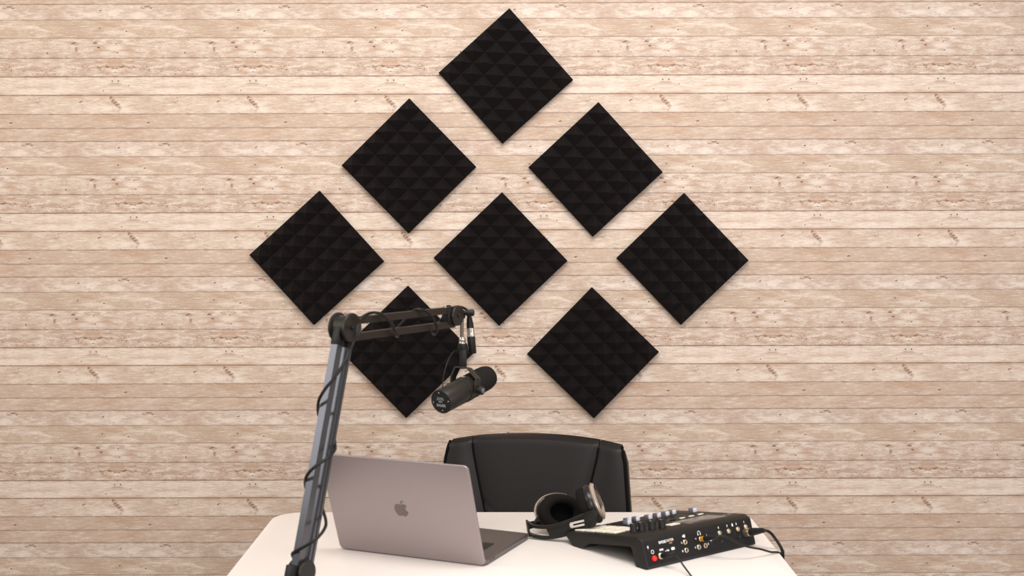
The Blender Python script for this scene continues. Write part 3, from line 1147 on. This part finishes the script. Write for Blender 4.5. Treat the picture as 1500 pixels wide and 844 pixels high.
e = (E0 - B0).normalized()
q = NN.cross(e).normalized()          # perpendicular to the lower arm inside its plane
if q.dot(H) < 0:
    q = -q
for s_ in (-1, 1):
    rail(B0 + q * (.0150 * s_) + e * .012, E0 + q * (.0150 * s_) - e * .018, NN, q, .016, .0165, 'lower_rail', M_armgloss, groove=(s_ > 0))
for s_ in (-1, 1):
    bm = bmesh.new()
    c0 = E0 + q * (.0150 * s_) - e * .033
    add_box(bm, (0, 0, .0155), (.0185, .0190, .036), frame_M(c0, NN, q, e), bevel=.0015)
    apart('rail_end_cap', bm, M_blackplastic)
END = E0 + H * 0.384 + Z * .001
for s_, za, zb in ((1, .0145, .0135), (-1, -.0180, -.0185)):
    rail(E0 + H * .008 + Z * za, E0 + H * .380 + Z * zb, NN, Z, .0135, .0145, 'upper_rail', M_arm, groove=False)
# braces / springs between the upper rails
bm = bmesh.new()
add_cyl(bm, E0 + H * .150 + Z * -.012, (H * .4 + Z), .0016, .026, 8)
apart('brace_wire', bm, M_arm)
# elbow: two discs, hub and block
for s_ in (-1, 1):
    bm = bmesh.new()
    c0 = E0 + NN * (s_ * .0135) + Z * .003
    add_lathe(bm, [(0, 0), (.0275, 0), (.0295, .0015), (.0295, .0050), (.0275, .0068), (.0245, .0068), (.0235, .0060), (0, .0060)], 40, axis_M(c0, NN * s_))
    dsc = apart('elbow_disc', bm, M_disc)
    bm = bmesh.new()
    add_lathe(bm, [(.0048, .0058), (.0048, .0088), (.0036, .0100), (.0022, .0100), (.0022, .0080), (0, .0080)], 6, axis_M(c0, NN * s_), smooth=False)
    apart('bolt', bm, M_blackplastic, parent=dsc, auto=None)
bm = bmesh.new()
add_cyl(bm, E0 - NN * .0135 + Z * .003, NN, .024, .027, 32)
apart('elbow_hub', bm, M_disc)
# end joint
for s_ in (-1, 1):
    bm = bmesh.new()
    add_lathe(bm, [(0, 0), (.0215, 0), (.0232, .0015), (.0232, .0045), (.0215, .0062), (0, .0062)], 14, axis_M(END + NN * (s_ * .0095) - H * .004, NN * s_), smooth=False)
    dsc = apart('end_disc', bm, M_disc, auto=None)
    bm = bmesh.new()
    add_lathe(bm, [(.004, .006), (.004, .0085), (.003, .0095), (0, .0095)], 6, axis_M(END + NN * (s_ * .0095) - H * .004, NN * s_), smooth=False)
    apart('bolt', bm, M_blackplastic, parent=dsc, auto=None)
bm = bmesh.new()
add_box(bm, (0, 0, 0), (.019, .046, .034), frame_M(END - H * .012, NN, H, Z), bevel=.003)
apart('end_block', bm, M_blackplastic)
bm = bmesh.new()
add_cyl(bm, END - H * .030 + Z * .0150 - NN * .004, Z, .0042, .0075, 14)
apart('set_screw', bm, M_silver)
# swivel to the hanging tube, with thumbscrew
TUBE = Vector((-0.1125, -1.1500, 0))
bm = bmesh.new()
add_box(bm, (0, 0, 0), (.018, .034, .020), frame_M(END + H * .019 + Z * .000, NN, H, (Z)), bevel=.004)
apart('swivel_block', bm, M_blackplastic)
bm = bmesh.new()
ts = Vector((-0.1135, -1.1520, 1.2880))
add_lathe(bm, [(0, 0), (.0045, 0), (.0045, .010), (.0075, .011), (.0078, .026), (.0066, .0285), (0, .029)], 20, axis_M(ts, (0.96, -.25, .06)))
apart('thumbscrew', bm, M_rubber)
bm = bmesh.new()
add_lathe(bm, [(0, 0), (.0042, 0), (.0042, .060), (0, .060)], 18, axis_M((TUBE.x - .001, TUBE.y, 1.228), (0, 0, 1)))
apart('hanging_tube', bm, M_tube)
bm = bmesh.new()
add_lathe(bm, [(0, .014), (.0058, .014), (.0070, .012), (.0075, .006), (.0068, .004), (.0078, .002), (.0078, 0), (0, 0)], 20, axis_M((TUBE.x, TUBE.y, 1.2195), (0, 0, 1)))
apart('thread_collar', bm, M_silver)
# base: joint disc, bracket, post, clamp on the desk's front edge
for s_ in (-1, 1):
    bm = bmesh.new()
    c0 = B0 + NN * (s_ * .0100)
    add_lathe(bm, [(0, 0), (.0230, 0), (.0245, .0015), (.0245, .0052), (.0230, .0068), (0, .0068)], 32, axis_M(c0, NN * s_))
    apart('base_disc', bm, M_disc)
bm = bmesh.new()
add_box(bm, (0, -.024, -.002), (.020, .024, .050), frame_M(B0, NN, H, Z) @ Matrix.Rotation(-.30, 4, 'X') @ T((0, 0, -.012)), bevel=.002)
add_box(bm, (0, 0, -.012), (.020, .040, .040), frame_M(B0, NN, H, Z), bevel=.003)
apart('base_bracket', bm, M_blackplastic)
bm = bmesh.new()
add_cyl(bm, Vector((B0.x, B0.y, DZ + .012)), Z, .011, .040, 20)
add_cyl(bm, Vector((B0.x, B0.y, DZ + .008)), Z, .022, .014, 28, bev=.002)
apart('base_post', bm, M_blackplastic)
bm = bmesh.new()
add_box(bm, (B0.x, -1.632, DZ + .005), (.056, .072, .010), bevel=.002)
add_box(bm, (B0.x, -1.659, DZ - .030), (.056, .014, .078), bevel=.002)
add_box(bm, (B0.x, -1.632, DZ - .064), (.056, .068, .010), bevel=.002)
apart('desk_clamp', bm, M_blackplastic)
bm = bmesh.new()
add_cyl(bm, Vector((B0.x, -1.625, DZ - .105)), Z, .006, .074, 16)
add_cyl(bm, Vector((B0.x, -1.625, DZ - .0315)), Z, .016, .0060, 24)
add_cyl(bm, Vector((B0.x, -1.625, DZ - .125)), Z, .014, .022, 12, bev=.003)
apart('clamp_screw', bm, M_blackplastic)

# ------------------------------------------------------------------ microphone cable wound round the arm
low = [(-0.3074, -1.502, 1.2761), (-0.3137, -1.5071, 1.2563), (-0.3189, -1.5335, 1.2416), (-0.3262, -1.5512, 1.221), (-0.3436, -1.5644, 1.1939), (-0.3588, -1.5692, 1.1756), (-0.3728, -1.5628, 1.1521), (-0.3783, -1.5403, 1.1262), (-0.3772, -1.5184, 1.1103), (-0.3613, -1.5127, 1.1039), (-0.3529, -1.5159, 1.0827), (-0.3466, -1.5358, 1.062), (-0.3435, -1.5641, 1.0539), (-0.3528, -1.5927, 1.0449), (-0.3758, -1.6071, 1.0298), (-0.3911, -1.601, 1.0126), (-0.3983, -1.5795, 0.9935), (-0.3981, -1.5532, 0.9726), (-0.3799, -1.5481, 0.9634), (-0.3715, -1.5516, 0.9413), (-0.3586, -1.5823, 0.9206), (-0.3574, -1.6112, 0.9115), (-0.369, -1.6369, 0.8991), (-0.3904, -1.6403, 0.8859), (-0.4150, -1.6240, 0.8694), (-0.4175, -1.6090, 0.8568), (-0.4170, -1.5900, 0.8422), (-0.4160, -1.5750, 0.8050), (-0.4300, -1.5700, 0.7720), (-0.4550, -1.5900, 0.7634), (-0.4680, -1.6250, 0.7634), (-0.4700, -1.6500, 0.7645), (-0.4700, -1.6590, 0.7560), (-0.4690, -1.6620, 0.70), (-0.460, -1.66, 0.35), (-0.44, -1.68, 0.03), (-0.40, -1.74, 0.006)]
upp = [(-0.2996, -1.4762, 1.3051), (-0.2908, -1.4349, 1.3094), (-0.2769, -1.4352, 1.3115), (-0.262, -1.4186, 1.3046), (-0.2486, -1.4004, 1.2862), (-0.2402, -1.3867, 1.2666), (-0.2374, -1.3707, 1.258), (-0.2406, -1.3528, 1.2548), (-0.2477, -1.3377, 1.2605), (-0.2354, -1.3137, 1.2787), (-0.222, -1.2994, 1.2921), (-0.21, -1.3028, 1.3051), (-0.1967, -1.3042, 1.3079), (-0.1817, -1.2892, 1.3016), (-0.1711, -1.2737, 1.287), (-0.1631, -1.2607, 1.2681), (-0.1633, -1.2572, 1.2544), (-0.1705, -1.2383, 1.2481), (-0.1745, -1.2219, 1.2556), (-0.1596, -1.1936, 1.2744), (-0.1411, -1.1722, 1.2966), (-0.125, -1.1626, 1.3030), (-0.1063, -1.1455, 1.2978), (-0.0975, -1.1410, 1.2850)]
cab = thing('microphone_cable', 'black cable wound around both sections of the boom arm down to the desk edge', 'cable', T((-0.4, -1.74, 0)))
CI = cab.matrix_world.inverted()
bm = bmesh.new()
lead = upp[::-1] + [(-0.3040, -1.4880, 1.2960)] + low
add_tube(bm, lead, .0031, 10, 6)
xform(CI, bm.verts)
obj('cord', bm, M_rubber, cab)
# female plug, silver ring and male plug hanging beside the mount
px, py = -0.0958, -1.1400
PD = Vector((0.085, 0.0, -1)).normalized()
P0 = Vector((px - .0015, py, 1.2830))
bm = bmesh.new()
add_lathe(bm, [(0, 0), (.0045, 0), (.0062, .008), (.0080, .020), (.0084, .030), (0, .030)], 20, axis_M(P0, PD))
xform(CI, bm.verts)
obj('plug_boot', bm, M_rubber, cab, auto=40)
bm = bmesh.new()
add_lathe(bm, [(0, .030), (.0086, .030), (.0088, .034), (.0084, .038), (.0088, .042), (.0088, .0485), (0, .0485)], 20, axis_M(P0, PD))
xform(CI, bm.verts)
obj('plug_ring', bm, M_silver, cab, auto=40)['label'] = 'silver plug ring'

# ------------------------------------------------------------------ microphone
A_ = Vector((0.5411, 0.8184, 0.1937)).normalized()
R0 = Vector((-0.1563, -1.2407, 1.0995))
MICM = T((TUBE.x, TUBE.y, 1.13))
mic = thing('microphone', 'black broadcast microphone hanging from the end of the boom arm', 'microphone', MICM)
MI = MICM.inverted()


def mpart(name, bm, m, auto=40, parent=None):
    xform(MI, bm.verts)
    return obj(name, bm, m, mic if parent is None else parent, auto=auto)


bm = bmesh.new()
add_lathe(bm, [(.0245, .0000), (.0266, .0004), (.0276, .0020), (.0279, .070), (.0279, .0755), (.0262, .0765), (.0262, .0785), (.0286, .0800), (.0292, .0850), (.0292, .0980),
               (.0282, .1000), (.0278, .1010), (0, .1010)], 48, axis_M(R0, A_))
bodyo = mpart('body', bm, M_mic, 35)
bm = bmesh.new()
add_lathe(bm, [(.0276, .0), (.0280, .0003), (.0284, .004), (.0287, .062), (.0280, .076), (.0255, .0865), (.0195, .0925), (.0105, .0948), (0, .0953)], 48, axis_M(R0 + A_ * .0995, A_))
mpart('windscreen', bm, M_micfoam, 60)
bm = bmesh.new()
add_lathe(bm, [(0, .0004), (.0243, .0004), (.0252, -.0006), (.0252, .002)], 48, axis_M(R0, A_))
plate2 = mpart('rear_cap', bm, M_key, 35)
CAPX = Vector((0.84, -0.54, 0)).normalized()
CAPX = (CAPX - A_ * CAPX.dot(A_)).normalized()
CAPY = (-A_).cross(CAPX)
CAPM = frame_M(R0 - A_ * .0006, CAPX, CAPY, -A_)
for k in range(4):
    a = PI / 2 * k + .12
    bm = bmesh.new()
    add_lathe(bm, [(.0014, 0), (.0014, .0006), (0, .0008)], 10, CAPM @ T((.0205 * math.cos(a), .0205 * math.sin(a), -.0004)))
    mpart('cap_screw', bm, M_silver, None, plate2)
bm = bmesh.new()
text_bm(bm, 'SHURE', .0080, CAPM @ T((0, -.0085, .0001)), .00035)
text_bm(bm, 'DYNAMIC', .0038, CAPM @ T((0, .0085, .0001)), .0001)
text_bm(bm, 'MICROPHONE', .0030, CAPM @ T((0, .0048, .0001)), .0001)
text_bm(bm, 'SM7B', .0042, CAPM @ T((0, -.0002, .0001)), .0002)
mpart('lettering', bm, M_grey, None, plate2)
# pale printed badge on the ring at the top of the body
UPM = (Z - A_ * Z.dot(A_)).normalized()
bm = bmesh.new()
add_box(bm, (0, 0, .02935), (.010, .0045, .0005), frame_M(R0 + A_ * .0905, UPM.cross(A_) * -1, A_, UPM))
mpart('badge', bm, M_grey, None)
# yoke: U bracket straddling the body
SIDE = A_.cross(Z).normalized()       # horizontal, towards camera right
PIV = R0 + A_ * .0930
STK = Vector((TUBE.x + .0020, TUBE.y, 0))
top = Vector((STK.x, STK.y, 1.1640))
YU = (top - PIV)
yv_ = (YU - SIDE * YU.dot(SIDE)).normalized()
hY = YU.dot(yv_)
pts = [(-.0345, -.007), (-.0345, .025), (-.016, hY), (.016, hY), (.0345, .025), (.0345, -.007)]
path = [PIV + SIDE * a + yv_ * b + (SIDE * YU.dot(SIDE) * max(0, (b - .02) / (hY - .02))) for a, b in pts]
fine_path = []
for i in range(len(path) - 1):
    for k in range(4):
        fine_path.append(path[i].lerp(path[i + 1], k / 4))
fine_path.append(path[-1])
fw = yv_.cross(SIDE)
bm = bmesh.new()
add_sweep(bm, fine_path, [(-.0016, -.0098), (.0016, -.0098), (.0016, .0098), (-.0016, .0098)], ups=fw, smooth=False)
yoke = mpart('yoke', bm, M_mic, 30)
for s_ in (-1, 1):
    bm = bmesh.new()
    add_lathe(bm, [(0, 0), (.0096, 0), (.0104, .001), (.0104, .0110), (.0088, .0130), (0, .0135)], 16, axis_M(PIV + SIDE * (s_ * .0358), SIDE * s_))
    kn = mpart('yoke_knob', bm, M_rubber, 40)
    bm = bmesh.new()
    add_lathe(bm, [(.0062, .0130), (.0062, .0141), (.0052, .0147), (0, .0149)], 16, axis_M(PIV + SIDE * (s_ * .0358), SIDE * s_))
    mpart('knob_cap', bm, M_tube2, 40, kn)
    bm = bmesh.new()
    add_cyl(bm, PIV + SIDE * (s_ * .026), SIDE * s_, .006, .010, 16)
    mpart('pivot', bm, M_rubber, 40)
bm = bmesh.new()
add_box(bm, (0, 0, 0), (.0155, .0155, .046), T((STK.x, STK.y, 1.1850)), bevel=.002)
mpart('mount_stalk', bm, M_rubber, 40)
bm = bmesh.new()
add_lathe(bm, [(0, 0), (.0098, 0), (.0105, .001), (.0105, .010), (.0090, .0125), (0, .0125)], 20, axis_M((TUBE.x + .001, TUBE.y, 1.2068), (0, 0, 1)))
mpart('mount_nut', bm, M_rubber, 30)
# male connector fixed to the mount
C1 = P0 + PD * .0485
bm = bmesh.new()
add_lathe(bm, [(0, 0), (.0088, 0), (.0092, .001), (.0092, .0385), (.0080, .040), (0, .040)], 24, axis_M(C1, PD))
add_box(bm, (0, 0, 0), (.014, .010, .012), T((C1.x - .011, C1.y - .002, C1.z - .028)), bevel=.001)
mpart('connector', bm, M_rubber, 40)
bm = bmesh.new()
add_tube(bm, [(STK.x - .006, STK.y - .002, 1.2010), (STK.x - .018, STK.y - .01, 1.2035), (-0.1400, -1.195, 1.1915), (-0.1490, -1.215, 1.1640), (-0.1530, -1.2230, 1.1400), tuple(R0 + A_ * .012 + UPM * .0272)], .0013, 8, 8)
mpart('pigtail_wire', bm, M_rubber, None)

# ------------------------------------------------------------------ headphones
HM = T((0.040, -1.105, DZ))
hp = thing('headphones', 'black over-ear headphones with pale trim lying against the mixer', 'headphones', HM)
HI = HM.inverted()


def hpart(name, bm, m, auto=40, parent=None):
    xform(HI, bm.verts)
    return obj(name, bm, m, hp if parent is None else parent, auto=auto)


def strap(path, h, th, up, name, m, k=10, parent=None):
    bm = bmesh.new()
    sec = [(x, y) for x, y in rounded_rect(th, h, min(th, h) * .42, 3)]
    add_sweep(bm, catmull(path, k), sec, ups=Vector(up))
    return hpart(name, bm, m, 50, parent)


HX = Vector((0.135, -0.055, 0.045)).normalized()       # along the near branch, crown -> cup
HN = Vector((-0.38, -0.93, 0.0)).normalized()            # out of the near branch, towards the camera
HU = HX.cross(HN)
if HU.z < 0:
    HU = -HU
# near branch: two rails leaving an opening near the crown
strap([(0.0370, -1.1085, 0.7975), (0.0450, -1.1119, 0.7930), (0.0590, -1.1178, 0.7905), (0.0800, -1.1264, 0.7922), (0.1000, -1.1345, 0.7975), (0.1250, -1.1446, 0.8080), (0.1500, -1.1548, 0.8210), (0.1675, -1.1620, 0.8310)],
      .0095, .0085, (0, 0, 1), 'headband', M_blackplastic)
strap([(0.0415, -1.1107, 0.7715), (0.0520, -1.1149, 0.7680), (0.0740, -1.1239, 0.7668), (0.0973, -1.1333, 0.7705), (0.1250, -1.1446, 0.7800), (0.1525, -1.1558, 0.7935), (0.1720, -1.1637, 0.8060)],
      .0090, .0085, (0, 0, 1), 'headband_rail', M_blackplastic)
# web filling the branch beyond the opening
web_u = [(0.0800, -1.1258, 0.7870), (0.1000, -1.1338, 0.7950), (0.1250, -1.1440, 0.8060), (0.1500, -1.1542, 0.8185), (0.1680, -1.1614, 0.8290)]
web_l = [(0.0890, -1.1296, 0.7700), (0.1040, -1.1356, 0.7735), (0.1260, -1.1446, 0.7820), (0.1520, -1.1550, 0.7950), (0.1720, -1.1632, 0.8070)]
bm = bmesh.new()
t = bmesh.new()
R_ = []
for a, b in zip(catmull(web_u, 6), catmull(web_l, 6)):
    R_.append([t.verts.new(a + HN * .0030), t.verts.new(b + HN * .0030), t.verts.new(b - HN * .0030), t.verts.new(a - HN * .0030)])
for i in range(len(R_) - 1):
    for j in range(4):
        t.faces.new((R_[i][j], R_[i][(j + 1) % 4], R_[i + 1][(j + 1) % 4], R_[i + 1][j]))
t.faces.new(R_[0][::-1])
t.faces.new(R_[-1])
bmesh.ops.recalc_face_normals(t, faces=t.faces[:])
merge(bm, t)
sl = hpart('slider_arm', bm, M_blackplastic, 40)
# bent clip at the crown
bm = bmesh.new()
add_prism(bm, rounded_rect(.0130, .0390, .0030, 4), -.002, .002,
          frame_M((0.0375, -1.1060, 0.7835), Vector((0.30, -.95, -.05)).normalized(), Vector((0.14, .02, -.99)).normalized(), Vector((.95, .30, .14)).normalized()), bevel=.0008)
hpart('crown_clip', bm, M_blackplastic)
# far branch: soft pad from the crown to behind the far cup
strap([(0.0385, -1.1000, 0.7880), (0.0440, -1.0850, 0.7860), (0.0600, -1.0720, 0.7860), (0.0850, -1.0600, 0.7890), (0.1080, -1.0480, 0.7920)],
      .0170, .0065, (0, 0, 1), 'headband_pad', M_cloth)
# pale slider plate with a slot open towards the cup
SLM = frame_M((0.1505, -1.1555, 0.8072), HX, HU, HN) @ Matrix.Scale(1.12, 4)
t = 0.0116 / 2
pts = [(.0165, t), (-.0135, t), (-.0160, t - .0015), (-.0170, t - .004), (-.0170, -t + .004), (-.0160, -t + .0015), (-.0135, -t), (.0165, -t), (.0165, -.0019), (-.0085, -.0019), (-.0098, 0.0), (-.0085, .0019), (.0165, .0019)]
bm = bmesh.new()
add_prism(bm, pts, .0025, .0052, SLM, bevel=.0004)
hpart('slider_plate', bm, M_plate, 40, sl)['label'] = 'silver slider plate with a slot'
# block joining the near branch to its cup
BLK = frame_M((0.1800, -1.1668, 0.8225), Vector((0.93, -.37, .10)).normalized(), Vector((-.10, 0.02, .995)).normalized(), HN)
bm = bmesh.new()
add_prism(bm, [(-.0150, -.0215), (.0060, -.0190), (.0150, -.0060), (.0130, .0165), (.0080, .0215), (-.0150, .0140)], -.0065, .0090, BLK, bevel=.0015)
hpart('yoke_block', bm, M_blackplastic)
bm = bmesh.new()
add_lathe(bm, [(.0025, .0085), (.0025, .0095), (0, .0099)], 12, BLK)
hpart('yoke_screw', bm, M_key)


def cup(C0, axis, sx, sy, up):
    """axis points from the ear side outwards to the shell"""
    Mx = axis_M(C0, axis, up)
    bm = bmesh.new()
    prof = []
    for i in range(17):
        a = -0.42 * PI + 1.8 * PI * i / 16
        prof.append((.0378 + .0128 * math.cos(a), -.013 - .0130 * math.sin(a)))
    add_lathe(bm, prof, 56, Mx, sx, sy)
    cu = hpart('ear_cushion', bm, M_cloth, 60)
    bm = bmesh.new()
    add_lathe(bm, [(0, -.003), (.024, -.0035), (.034, -.008)], 40, Mx, sx, sy)
    hpart('ear_mesh', bm, M_deep, 60, cu)
    bm = bmesh.new()
    add_lathe(bm, [(.030, -.005), (.0500, -.004), (.0520, .000), (.0515, .007), (.047, .013), (.036, .018), (.022, .0205), (0, .0215)], 56, Mx, sx, sy)
    sh = hpart('ear_shell', bm, M_hpshell, 60)
    return Mx, sh


# far cup: its ear side faces the camera
FA = Vector((-0.36, 0.90, -0.22)).normalized()
Mf, shf = cup(Vector((0.1125, -1.0480, 0.8060)), FA, 1.20, .86, (0.25, 0, 1))
bm = bmesh.new()
add_lathe(bm, [(.0512, -.0035), (.0528, -.0042), (.0537, -.0020), (.0534, .0040), (.0512, .0060)], 40, Mf, 1.20, .86, a0=-0.14 * PI, a1=0.56 * PI)
hpart('shell_trim', bm, M_hpsilver, 60, shf)
bm = bmesh.new()
add_prism(bm, [(-.020, -.006), (.020, -.004), (.014, .020), (-.010, .018)], -.004, .004, frame_M((0.0680, -1.0720, 0.7990), Vector((.8, .5, .2)).normalized(), Vector((.35, .0, .94)).normalized(), Vector((.5, -.85, .1)).normalized()), bevel=.0015)
hpart('shell_neck', bm, M_hpshell, 40, shf)
# near cup: seen edge on, pale shell to the right
NA = Vector((0.915, -0.10, 0.38)).normalized()
Mn, shn = cup(Vector((0.1830, -1.1180, 0.8450)), NA, .86, .84, (0, 0, 1))
bm = bmesh.new()
add_lathe(bm, [(.0490, .0110), (.0530, .0150), (.0500, .0185), (.0440, .0205), (.0440, .0185), (.0480, .0165), (.0495, .0140)], 56, Mn, .86, .84)
hpart('shell_trim', bm, M_hpsilver, 60, shn)
bm = bmesh.new()
add_lathe(bm, [(.0180, .0225), (.0300, .0225), (.0420, .0205), (.0500, .0160)], 36, Mn, .88, .86, a0=1.14 * PI, a1=1.86 * PI)
hpart('shell_fin', bm, M_hpsilver, 60, shn)
bm = bmesh.new()
add_box(bm, (0, 0, 0), (.016, .020, .018), frame_M((0.1985, -1.1450, 0.8165), Vector((.9, -.3, .1)).normalized(), Vector((.3, .9, 0)).normalized(), (0, 0, 1)), bevel=.003)
hpart('yoke_fork', bm, M_blackplastic)

# ------------------------------------------------------------------ cables at the mixer's back
def w(Mloc, v):
    return MM @ (Mloc @ Vector(v))


RN = (MM.to_3x3() @ rn).normalized()
floor_z = 0.004
# power cable
pc = thing('power_cable', 'thin black power cable leaving beside the red button of the mixer', 'cable', T((0.45, -1.70, 0)))
PI_ = pc.matrix_world.inverted()
p0 = w(rear_M(.0385, .0243), (0, 0, .0048))
bm = bmesh.new()
add_lathe(bm, [(0, 0), (.0052, 0), (.0056, .002), (.0056, .018), (.0036, .028), (.0020, .030), (0, .030)], 18, axis_M(p0, RN))
xform(PI_, bm.verts)
obj('plug', bm, M_rubber, pc, auto=40)
bm = bmesh.new()
pe = p0 + RN * .029
add_tube(bm, [tuple(pe - RN * .004), tuple(pe), tuple(pe + RN * .014 + Vector((0.002, 0, -.004))), tuple(pe + Vector((.022, -.030, -.015))), (0.3735, -1.4300, DZ + .0021), (0.385, -1.49, DZ + .0021), (0.41, -1.58, DZ + .0021), (0.43, -1.645, DZ + .0022),
               (0.436, -1.662, DZ - .006), (0.44, -1.668, .60), (0.45, -1.69, .06), (0.46, -1.75, floor_z)], .0019, 8, 8)
xform(PI_, bm.verts)
obj('cord', bm, M_rubber, pc)
# headphone cable with gold-orange jack
hc = thing('headphone_cable', 'black cable with an orange-banded jack plugged into the mixer', 'cable', T((0.62, -1.18, 0)))
HI2 = hc.matrix_world.inverted()
p1 = w(rear_M(.1604, .0413), (0, 0, .0018))
bm = bmesh.new()
add_lathe(bm, [(0, 0), (.0050, 0), (.0056, .001), (.0056, .0085), (.0050, .0095), (0, .0095)], 20, axis_M(p1, RN))
xform(HI2, bm.verts)
obj('jack_band', bm, M_gold, hc, auto=40)['label'] = 'orange-gold jack band'
bm = bmesh.new()
add_lathe(bm, [(0, .0095), (.0054, .0095), (.0056, .012), (.0054, .036), (.0034, .047), (.0022, .050), (0, .050)], 18, axis_M(p1, RN))
xform(HI2, bm.verts)
obj('plug', bm, M_rubber, hc, auto=40)
bm = bmesh.new()
p1e = p1 + RN * .049
add_tube(bm, [tuple(p1e - RN * .004), tuple(p1e), tuple(p1e + RN * .010 + XD * .012 + Vector((0, 0, -.001))), (0.505, -1.2880, 0.7920), (0.5450, -1.2650, 0.7780), (0.5720, -1.2440, 0.7660), (0.5890, -1.2330, 0.7625), (0.5995, -1.2290, 0.7550),
               (0.6040, -1.2270, 0.735), (0.606, -1.226, .40), (0.61, -1.22, .05), (0.64, -1.18, floor_z)], .0023, 8, 8)
xform(HI2, bm.verts)
obj('cord', bm, M_rubber, hc)
# xlr cable
xc = thing('xlr_cable', 'thick black cable plugged into the last round socket at the right of the mixer', 'cable', T((0.66, -1.10, 0)))
XI = xc.matrix_world.inverted()
p2 = w(rear_M(.3035, .0330), (0, 0, .0005))
bm = bmesh.new()
add_lathe(bm, [(0, 0), (.0088, 0), (.0095, .001), (.0095, .0150), (.0090, .0165), (0, .0165)], 24, axis_M(p2, RN))
xform(XI, bm.verts)
obj('plug_sleeve', bm, M_brass, xc, auto=40)['label'] = 'beige metal plug sleeve'
bm = bmesh.new()
add_lathe(bm, [(0, .0165), (.0086, .0165), (.0090, .019), (.0084, .030), (.0058, .052), (.0050, .056), (0, .056)], 24, axis_M(p2, RN))
xform(XI, bm.verts)
obj('plug', bm, M_rubber, xc, auto=40)
p2e = p2 + RN * .055
bm = bmesh.new()
add_tube(bm, [tuple(p2e - RN * .005), tuple(p2e), tuple(p2e + RN * .008 + XD * .006 + Vector((0, 0, -.003))), tuple(p2e + XD * .024 + RN * .008 + Vector((0, 0, -.016))), (0.6030, -1.2090, 0.7640), (0.6060, -1.2040, 0.740), (0.607, -1.20, .69),
               (0.610, -1.19, .35), (0.62, -1.17, .05), (0.66, -1.10, floor_z)], .0034, 10, 8)
xform(XI, bm.verts)
obj('cord', bm, M_rubber, xc)
